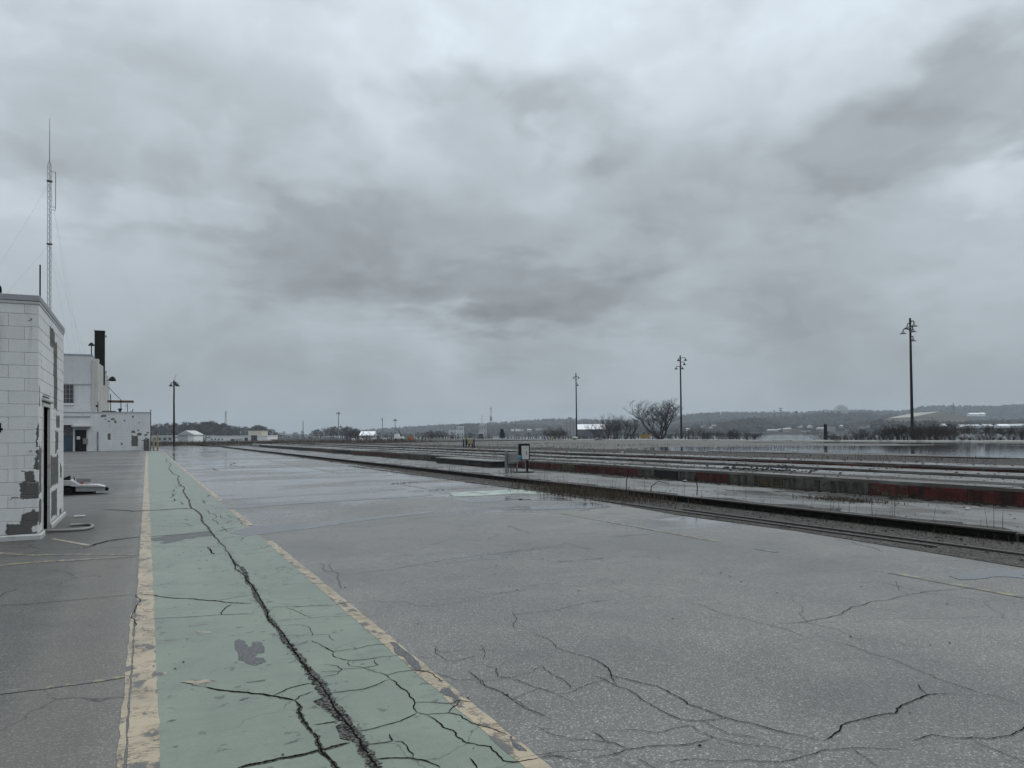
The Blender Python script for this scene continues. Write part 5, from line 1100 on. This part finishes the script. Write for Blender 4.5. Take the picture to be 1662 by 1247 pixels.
# ------------------------------------------------------------------ far buildings and towers
def rotz(o): o.rotation_euler.z = -YAW; return o
def far_box(name, label, px0, px1, py0, py1, d, mat, depth=12., base=None, roof=None, roofmat='far_roof', cat='building', wins=0, wrow=1, winmat='far_dark', group=None, parts=()):
    a = PD(px0, py1, d); b = PD(px1, py1, d); tp = PD((px0 + px1) / 2, py0, d); zb = a.z if base is None else base; w_ = (b - a).length; m = (a + b) / 2; h = tp.z - zb
    t = thing(name, label, cat, (m.x, m.y, zb), group)
    rotz(MB().box(-w_ / 2, w_ / 2, 0, depth, 0, h).build('wall', mat, t, (0, 0, 0)))
    if roof in ('gable', 'low'):
        rh = w_ * (.28 if roof == 'gable' else .095); rotz(MB().prism([(-w_ / 2 - .4, h + .004), (w_ / 2 + .4, h + .004), (0, h + rh)], -.4, depth + .4, 'y').build('roof', roofmat, t, (0, 0, 0)))
    elif roof == 'side': rotz(MB().prism([(-.5, h + .004), (depth + .5, h + .004), (depth / 2, h + depth * .22)], -w_ / 2 - .3, w_ / 2 + .3, 'x').build('roof', roofmat, t, (0, 0, 0)))
    else: rotz(MB().box(-w_ / 2 - .15, w_ / 2 + .15, -.15, depth + .15, h + .004, h + .3).build('roof', roofmat, t, (0, 0, 0)))
    for r_ in range(wrow):
        for i in range(wins):
            cx = -w_ / 2 + w_ * (i + .5) / wins; ww = w_ / wins * .5; z0 = h * (r_ + .3) / wrow; z1 = h * (r_ + .75) / wrow
            rotz(MB().box(cx - ww / 2, cx + ww / 2, -.06, -.004, z0, z1).build('window', winmat, t, (0, 0, 0)))
    for (u0, u1, v0, v1, dz, mt, nm_) in parts: rotz(MB().box(-w_ / 2 + w_ * u0, -w_ / 2 + w_ * u1, -dz, -.004 if dz > 0 else depth * .6, h * v0, h * v1).build(nm_, mt, t, (0, 0, 0)))
    return t
D0 = -.06
far_box('far_house', 'far pale house with a hipped gable roof beside the leaning pole', 289, 314.5, 706, 717, 300, 'far_white', 9, D0, 'gable', 'far_pale', parts=((.0, .62, .0, .95, .05, 'far_pale', 'porch'),))
far_box('far_shed', 'long low pale shed between the wing corner and the leaning pole', 238, 280, 708.5, 716, 330, 'far_pale', 10, D0, None, 'far_white', wins=5)
far_box('far_shed', 'small white lean-to beside the far gabled house', 280, 291, 710.5, 717, 310, 'far_white', 8, D0)
far_box('far_works', 'long low white works building with dark doors before the wood', 341, 434, 708.5, 717.5, 320, 'far_white', 14, D0, None, 'far_white', wins=0,
        parts=[(.02 + .06 * i, .045 + .06 * i, .25, .6, .05, 'far_dark', 'window') for i in range(4)] + [(.36, .43, .05, .5, .05, 'far_brick', 'door'), (.44, .58, .15, .6, .05, 'far_pale', 'shutter'), (.60, .66, .05, .75, .05, 'far_dark', 'door'), (.72, .82, .0, 1.2, .3, 'far_dark', 'tall_door')])
far_box('far_works_tower', 'beige raised bay standing on the long white works building', 403, 425, 700.5, 717.5, 326, 'far_beige', 8, D0, None, 'far_beige')
far_box('far_works_annex', 'short white end annex of the long works building', 335, 341.5, 711, 717.5, 320, 'far_white', 10, D0)
far_box('far_wall', 'long low pale wall beyond the tracks near the lone pole', 440, 514, 714.2, 716.5, 300, 'far_pale', 1., D0, cat='wall')
far_box('tent_roof', 'white sloped tent roof showing above the scrub hedge', 584, 606, 707, 711, 360, 'far_pale', 9, D0, 'side', 'far_white', cat='shed')
far_box('far_shack', 'small dark shack with a pale roof in the scrub hedge', 777, 784, 704, 712, 300, 'far_dark', 3, D0, None, 'far_white', cat='shack')
far_box('grain_silos', 'grey block of grain silos across the river behind the thin pole', 914.5, 936, 685.5, 702, 1150, 'far_roof', 20, -2.4, None, 'far_roof', cat='silos', parts=((.40, .62, 1., 1.35, 0, 'far_roof', 'head_house'), (.0, .03, 0, 1, .6, 'far_dark', 'seam'), (.24, .27, 0, 1, .6, 'far_dark', 'seam'), (.49, .52, 0, 1, .6, 'far_dark', 'seam'), (.74, .77, 0, 1, .6, 'far_dark', 'seam')))
far_box('white_shed', 'long white roofed shed across the water behind the thin light pole', 938, 984, 697, 701, 700, 'far_dark', 22, -2.4, 'side', 'far_white', cat='shed')
far_box('hilltop_hospital', 'wide pale institutional building on top of the far hill', 1347, 1394, 665.5, 676, 1700, 'far_pale', 30, None, None, 'far_pale', wins=12, wrow=2, parts=((.28, .62, 1., 1.5, 0, 'far_pale', 'centre_block'), (.36, .5, 1.5, 1.75, 0, 'far_pale', 'roof_house')))
far_box('riverside_warehouse', 'broad tan warehouse with blue grey front across the river', 1478, 1572, 677, 690, 980, 'far_tan', 60, -2, 'low', 'far_tan', cat='warehouse', parts=((.28, .72, .0, .55, .3, 'far_dark', 'dark_front'),))
far_box('town_building', 'pale tiered town building below the twin masts', 777, 789, 690, 702, 1450, 'far_tan', 20, -2, 'gable', 'far_pale', wins=3, wrow=2)
far_box('town_building', 'pale block beside the tiered town building', 741, 752, 692, 702, 1450, 'far_pale', 18, -2, wins=4, wrow=2)
far_box('town_building', 'low pale building at the foot of the town hill', 728, 741, 698, 703, 1400, 'far_pale', 18, -2)
for k, (p0, p1, y0, y1, mt, lab) in enumerate(((1246, 1264, 697, 700.5, 'far_pale', 'low pale shed at the scrapyard beside the cranes'), (1272, 1285, 695, 699, 'far_pale', 'pale flat shed below the lattice towers'), (1286, 1300, 694.5, 700, 'far_brick', 'brick red shed in the scrapyard'), (1302, 1315, 698, 701, 'far_white', 'bright barge-like white hull at the scrapyard quay'), (1327, 1341, 694, 699, 'far_pale', 'pale heap shed beside the scrapyard'), (1343, 1356, 691.5, 695, 'far_pale', 'small pale roof beside the stout post'), (1280, 1298, 688, 692, 'far_dark', 'dark long roof above the scrapyard'))):
    far_box('scrapyard_shed', lab, p0, p1, y0 + 1.5, min(y1, 700.2), 1128 - 4 * k, ('far_roof', 'far_tan', 'far_brick', 'far_pale', 'far_roof', 'far_roof', 'far_dark')[k], 6, None if k == 6 else 1.5, 'side' if k in (0, 1, 4) else None, mt, cat='shed')
for k, (p0, p1, y0, y1, mt) in enumerate(((1560, 1592, 692, 695.5, 'far_pale'), (1598, 1612, 691.5, 694, 'far_pale'), (1622, 1640, 691.5, 694.5, 'far_white'), (1642, 1700, 691, 694, 'far_pale'), (1532, 1537, 691, 694, 'far_white'), (1575, 1590, 672.5, 676, 'far_white'), (1592, 1600, 672, 676, 'far_white'))):
    far_box('shore_shed', ['pale long shed low on the opposite shore', 'short pale shed beside the long one on the shore', 'white shed on the shore before the wooded hill', 'longest pale shed at the shore end', 'tiny white hut in the shore shrubs', 'white house group on the hillside beside the warehouse', 'small white house on the hillside'][k], p0, p1, y0, y1, 880 if k < 5 else 1300, mt, 10, None, 'side', mt, cat='shed')
for k in range(30):
    if k < 8: px = R.uniform(735, 880); d_ = R.uniform(1430, 1470); y1 = R.uniform(697, 701)
    else: px = R.uniform(1110, 1690); d_ = 1130 if px < 1420 else 870; y1 = R.uniform(694, 700)
    w_ = R.uniform(3, 8); far_box('far_cottage', 'small pale building dotted along the wooded far shore', px, px + w_, y1 - R.uniform(2., 3.5), y1, d_ + R.uniform(-6, 6), R.choice(['far_pale', 'far_tan', 'far_roof', 'far_white', 'far_brick']), 7, None, R.choice(['gable', 'side', None]), R.choice(['far_roof', 'far_pale', 'far_dark']), cat='house', group='small buildings on the far shore')
def lattice(name, label, px, base_py, top_py, d, w0, w1, mat, arms=(), cat='tower', dish=()):
    b = PD(px, base_py, d); tp = PD(px, top_py, d); h = tp.z - b.z; t = thing(name, label, cat, (b.x, b.y, b.z)); k = d / F
    W0, W1 = w0 * k / 2, w1 * k / 2
    for sx_ in (-1, 1):
        for sy in (-1, 1): rotz(MB().tube([(sx_ * W0, sy * W0, 0), (sx_ * W1, sy * W1, h)], .16 * k, 4).build('tower_leg', mat, t, (0, 0, 0)))
    mb = MB(); n_ = 9
    for i in range(n_):
        za, zb = h * i / n_, h * (i + 1) / n_; wa = W0 + (W1 - W0) * i / n_; wb = W0 + (W1 - W0) * (i + 1) / n_
        for s_ in (-1, 1): mb.tube([(-wa, s_ * wa, za), (wb, s_ * wb, zb)], .10 * k, 3, False); mb.tube([(wa, s_ * wa, za), (-wb, s_ * wb, zb)], .10 * k, 3, False)
    o = rotz(mb.build('bracing', mat, t, (0, 0, 0)))
    for f, wd in arms: rotz(MB().prism([(-wd * k, h * f), (wd * k, h * f), (0, h * f + 1.4 * k)], -.3 * k, .3 * k, 'y').build('cross_arm', mat, t, (0, 0, 0)))
    for f, wd, hh in dish: rotz(MB().bevbox(-wd * k, wd * k, -wd * k, wd * k, h * f, h * f + hh * k, .1 * k).build('antenna_cluster', mat, t, (0, 0, 0)))
    return t
lattice('broadcast_tower', 'red and grey lattice broadcast tower above the town', 797, 700, 660, 1450, 4.2, 2., 'far_brick', dish=((.42, 1.6, 7), (.9, 1.3, 1.5)))
lattice('slim_mast', 'pale slim mast beside the red lattice tower', 782.5, 692, 673, 1450, 1., .6, 'far_pale', arms=((.6, 1.2), (.8, 1.2)))
lattice('pylon', 'thin pale pylon rising behind the dark wood', 366.5, 700, 667.5, 900, 3.2, 1.8, 'far_roof', arms=((.72, 1.8), (.86, 1.8)))
lattice('pylon', 'smaller of the two pylons over the scrapyard', 1257, 690, 666, 1400, 3., 1.6, 'far_dark', arms=((.75, 2.8), (.9, 2.4)))
lattice('pylon', 'taller pylon with wide arms over the scrapyard', 1267.5, 692, 662, 1400, 3.2, 2., 'far_dark', arms=((.70, 4.), (.82, 4.), (.94, 3.5)))
lattice('pylon', 'pointed pylon behind the tan warehouse', 1548, 684, 654, 1250, 4., .8, 'far_dark', arms=((.6, 2.2), (.78, 1.8)))
lattice('pylon', 'stocky dark tower on the ridge beside the bare tree', 1149, 690, 671, 1300, 3.5, 2.2, 'far_dark', arms=((.9, 2.2),))
lattice('signal_tower', 'tower with a cup top beside the scrapyard crane', 1293, 690, 667, 1200, 1.4, .9, 'far_dark', dish=((.86, 1.6, 2.5),))
def crane():
    b = PD(1281, 693, 1150); t = thing('scrapyard_crane', 'dark crawler crane with slanted boom in the scrapyard', 'crane', tuple(b)); k = 1150 / F
    for nm_, mb in (('cab', MB().bevbox(-3 * k, 3 * k, -2 * k, 2 * k, 0, 4 * k, .3 * k)), ('boom', MB().tube([(-2 * k, 0, 3 * k), (-6 * k, 0, 14 * k), (-3.5 * k, 0, 22 * k)], .5 * k, 4)), ('mast', MB().tube([(1 * k, 0, 4 * k), (-2 * k, 0, 15 * k)], .4 * k, 4)), ('crawler', MB().bevbox(-4 * k, 4 * k, -3 * k, 3 * k, -2 * k, -.02 * k, .5 * k))): rotz(mb.build(nm_, 'far_dark', t, (0, 0, 0)))
crane()
# ------------------------------------------------------------------ weeds and litter
def weeds(name, label, spots, mat='dry_weed', parent=None):
    mb = MB(); r = random.Random(9)
    for x, y, z, h, wd in spots:
        a = r.uniform(0, 6.28); l = r.uniform(0, .5) * h; s_ = Vector((math.cos(a + 1.57), math.sin(a + 1.57), 0)) * wd; b = Vector((x, y, z)); m = b + Vector((math.cos(a) * l * .35, math.sin(a) * l * .35, h * .6)); e = b + Vector((math.cos(a) * l, math.sin(a) * l, h))
        mb.quad(b - s_, b + s_, m + s_ * .7, m - s_ * .7); mb.quad(m - s_ * .7, m + s_ * .7, e)
    return stuff(mb, name, mat, label, 'weeds', parent)
S_ = []
for i in range(2600): S_.append((10.55 + R.gauss(0, .17), R.uniform(-2, 60), .0, R.uniform(.03, .14), .004))
hp_ = G(1015, 800)
for i in range(2600):
    k = R.gauss(0, 1); S_.append((10.2 + R.gauss(0, .42), hp_.y + k * 1.6, .0, R.uniform(.05, .26), .006))
for i in range(160): S_.append((11.15 + abs(R.gauss(0, .25)), R.uniform(4, 40), .1, R.uniform(.08, .5), .004))
weeds('trackside_weeds', 'dry brown weeds growing along the rail and in the heap', S_)
S_ = []
for i in range(16000):
    y = R.uniform(5, 165); x = 25.4 + (38.2 - 25.4) * R.random(); 
    if math.sin(x * 1.3 + y * .21) + math.sin(y * .33) + R.gauss(0, .35) < .5: continue
    S_.append((x, y, .36 - .25 * (x - 25.2) / 13.2, R.uniform(.04, .22) * (2. if R.random() < .05 else 1.), .010))
for i in range(9000):
    x = R.uniform(39, 70); y = R.uniform(55, 185)
    if math.sin(x * .5 + y * .11) + math.sin(y * .23) + R.gauss(0, .5) < .3: continue
    S_.append((x, y, -.14, R.uniform(.05, .4), .015))
for i in range(5200): S_.append((R.uniform(-8, 60), R.uniform(163, 215), -.02, R.uniform(.3, 1.2), .04))
for i in range(2500): S_.append((R.uniform(110.3, 120), R.uniform(20, 330), -.35, R.uniform(.4, .8), .02))
weeds('dead_weeds', 'dead brown weeds spread over the gravel field and yard edges', S_)
S_ = []
for i in range(900):
    y = R.uniform(5, 60); S_.append((15.0 - abs(R.gauss(0, .18)), y, .1, R.uniform(.03, .12), .005))
for i in range(500): S_.append((R.uniform(15.1, 25), R.uniform(8, 90), .44, R.uniform(.05, .2), .006)) if False else None
for i in range(700):
    S_.append((13.4 + R.gauss(0, .22), G(1290, 817, .1).y + R.gauss(0, .55), .1, R.uniform(.02, .07), .008))
for i in range(420):
    f = R.random(); S_.append((7.2 + 3.2 * f, 24.2 + .8 * f + R.gauss(0, .06), .0, R.uniform(.01, .05) * (2.4 if R.random() < .06 else 1), .004))
for i in range(220):
    f = R.random(); S_.append((6.6 + 3. * f, 20.6 + .3 * f + R.gauss(0, .05), .0, R.uniform(.01, .04), .004))
weeds('platform_weeds', 'sparse weeds at the platform foot and in the pavement joints', S_)
sp = []
for i in range(1500): sp.append((R.uniform(15.1, 17.6), R.uniform(6, 70), .435, R.uniform(.012, .05)))
for i in range(900): sp.append((R.choice((R.uniform(19.2, 20.4), R.uniform(23.6, 25.1))), R.uniform(8, 80), .43, R.uniform(.02, .07)))
for i in range(260): k = R.gauss(0, 1.); sp.append((16.6 + R.gauss(0, .4), 17.5 + k, .435, R.uniform(.02, .08)))
for i in range(240): sp.append((14.85 - abs(R.gauss(0, .2)), R.uniform(4, 60), .10, R.uniform(.03, .10)))
for i in range(500): sp.append((R.uniform(11.2, 14.95), R.uniform(4, 45), .10, R.uniform(.008, .03)))
for i in range(300): sp.append((14.9 - abs(R.gauss(0, .25)), R.uniform(4, 45), .10, R.uniform(.02, .06)))
for i in range(900): sp.append((R.uniform(9.3, 10.9), R.uniform(2, 40), .005, R.uniform(.012, .035)))
pebbles('rubble_scatter', sp, 'dark_stone', None, 'small dark stones scattered over the platforms and track', 'stones')
for k, (px, py, s_) in enumerate(((1112, 781.5, .05), (1570, 828, .05), (1290, 734, .11), (1160, 727, .1), (1010, 735, .08))):
    z = .1 if k < 2 else .37; q = G(px, py, z); solo(MB().bevbox(q.x - s_, q.x + s_, q.y - s_ * .6, q.y + s_ * .6, z, z + s_ * .8, s_ * .2), 'litter', 'dirty_white', ['scrap of white litter below the grey platform panels', 'scrap of white litter below the black gap in the platform', 'white litter at the rail before the flooded slab', 'white litter in the dead weeds', 'white litter among weeds near the cabinets'][k], 'litter')
# bent dead branches by the weeds heap
q = G(1020, 806)
for k, pts in enumerate(([(0, 0, .0), (.08, .1, .35), (.22, .2, .62)], [(.35, -.5, 0), (.45, -.45, .25), (.62, -.5, .36), (.9, -.55, .30)], [(.9, -1.6, 0), (.92, -1.6, .3), (.86, -1.58, .55)])):
    solo(MB().tube([(10.75 + a, q.y + b, .02 + c) for a, b, c in pts], [.014, .011, .009, .006][:len(pts)], 5), 'dead_branch', 'bark', ['straight dead stick leaning out of the weeds heap', 'arched dead branch bending over the rail', 'thin upright dead stem beside the arched branch'][k], 'branch')
# ------------------------------------------------------------------ haze
hz = MB().box(-1600, 4500, -1500, 4500, -6., 125.).build('haze', 'asphalt', None, (0, 0, 0)); hz['kind'] = 'stuff'; hz['label'] = 'damp grey haze over the river and yard'; hz['category'] = 'haze'
hm = bpy.data.materials.new('haze'); hm.use_nodes = True; hm.node_tree.nodes.clear()
vo = hm.node_tree.nodes.new('ShaderNodeVolumePrincipled'); vo.inputs['Density'].default_value = .00021; vo.inputs['Color'].default_value = (.72, .80, .86, 1); vo.inputs['Anisotropy'].default_value = .0
oo = hm.node_tree.nodes.new('ShaderNodeOutputMaterial'); hm.node_tree.links.new(vo.outputs[0], oo.inputs['Volume']); hz.data.materials[0] = hm
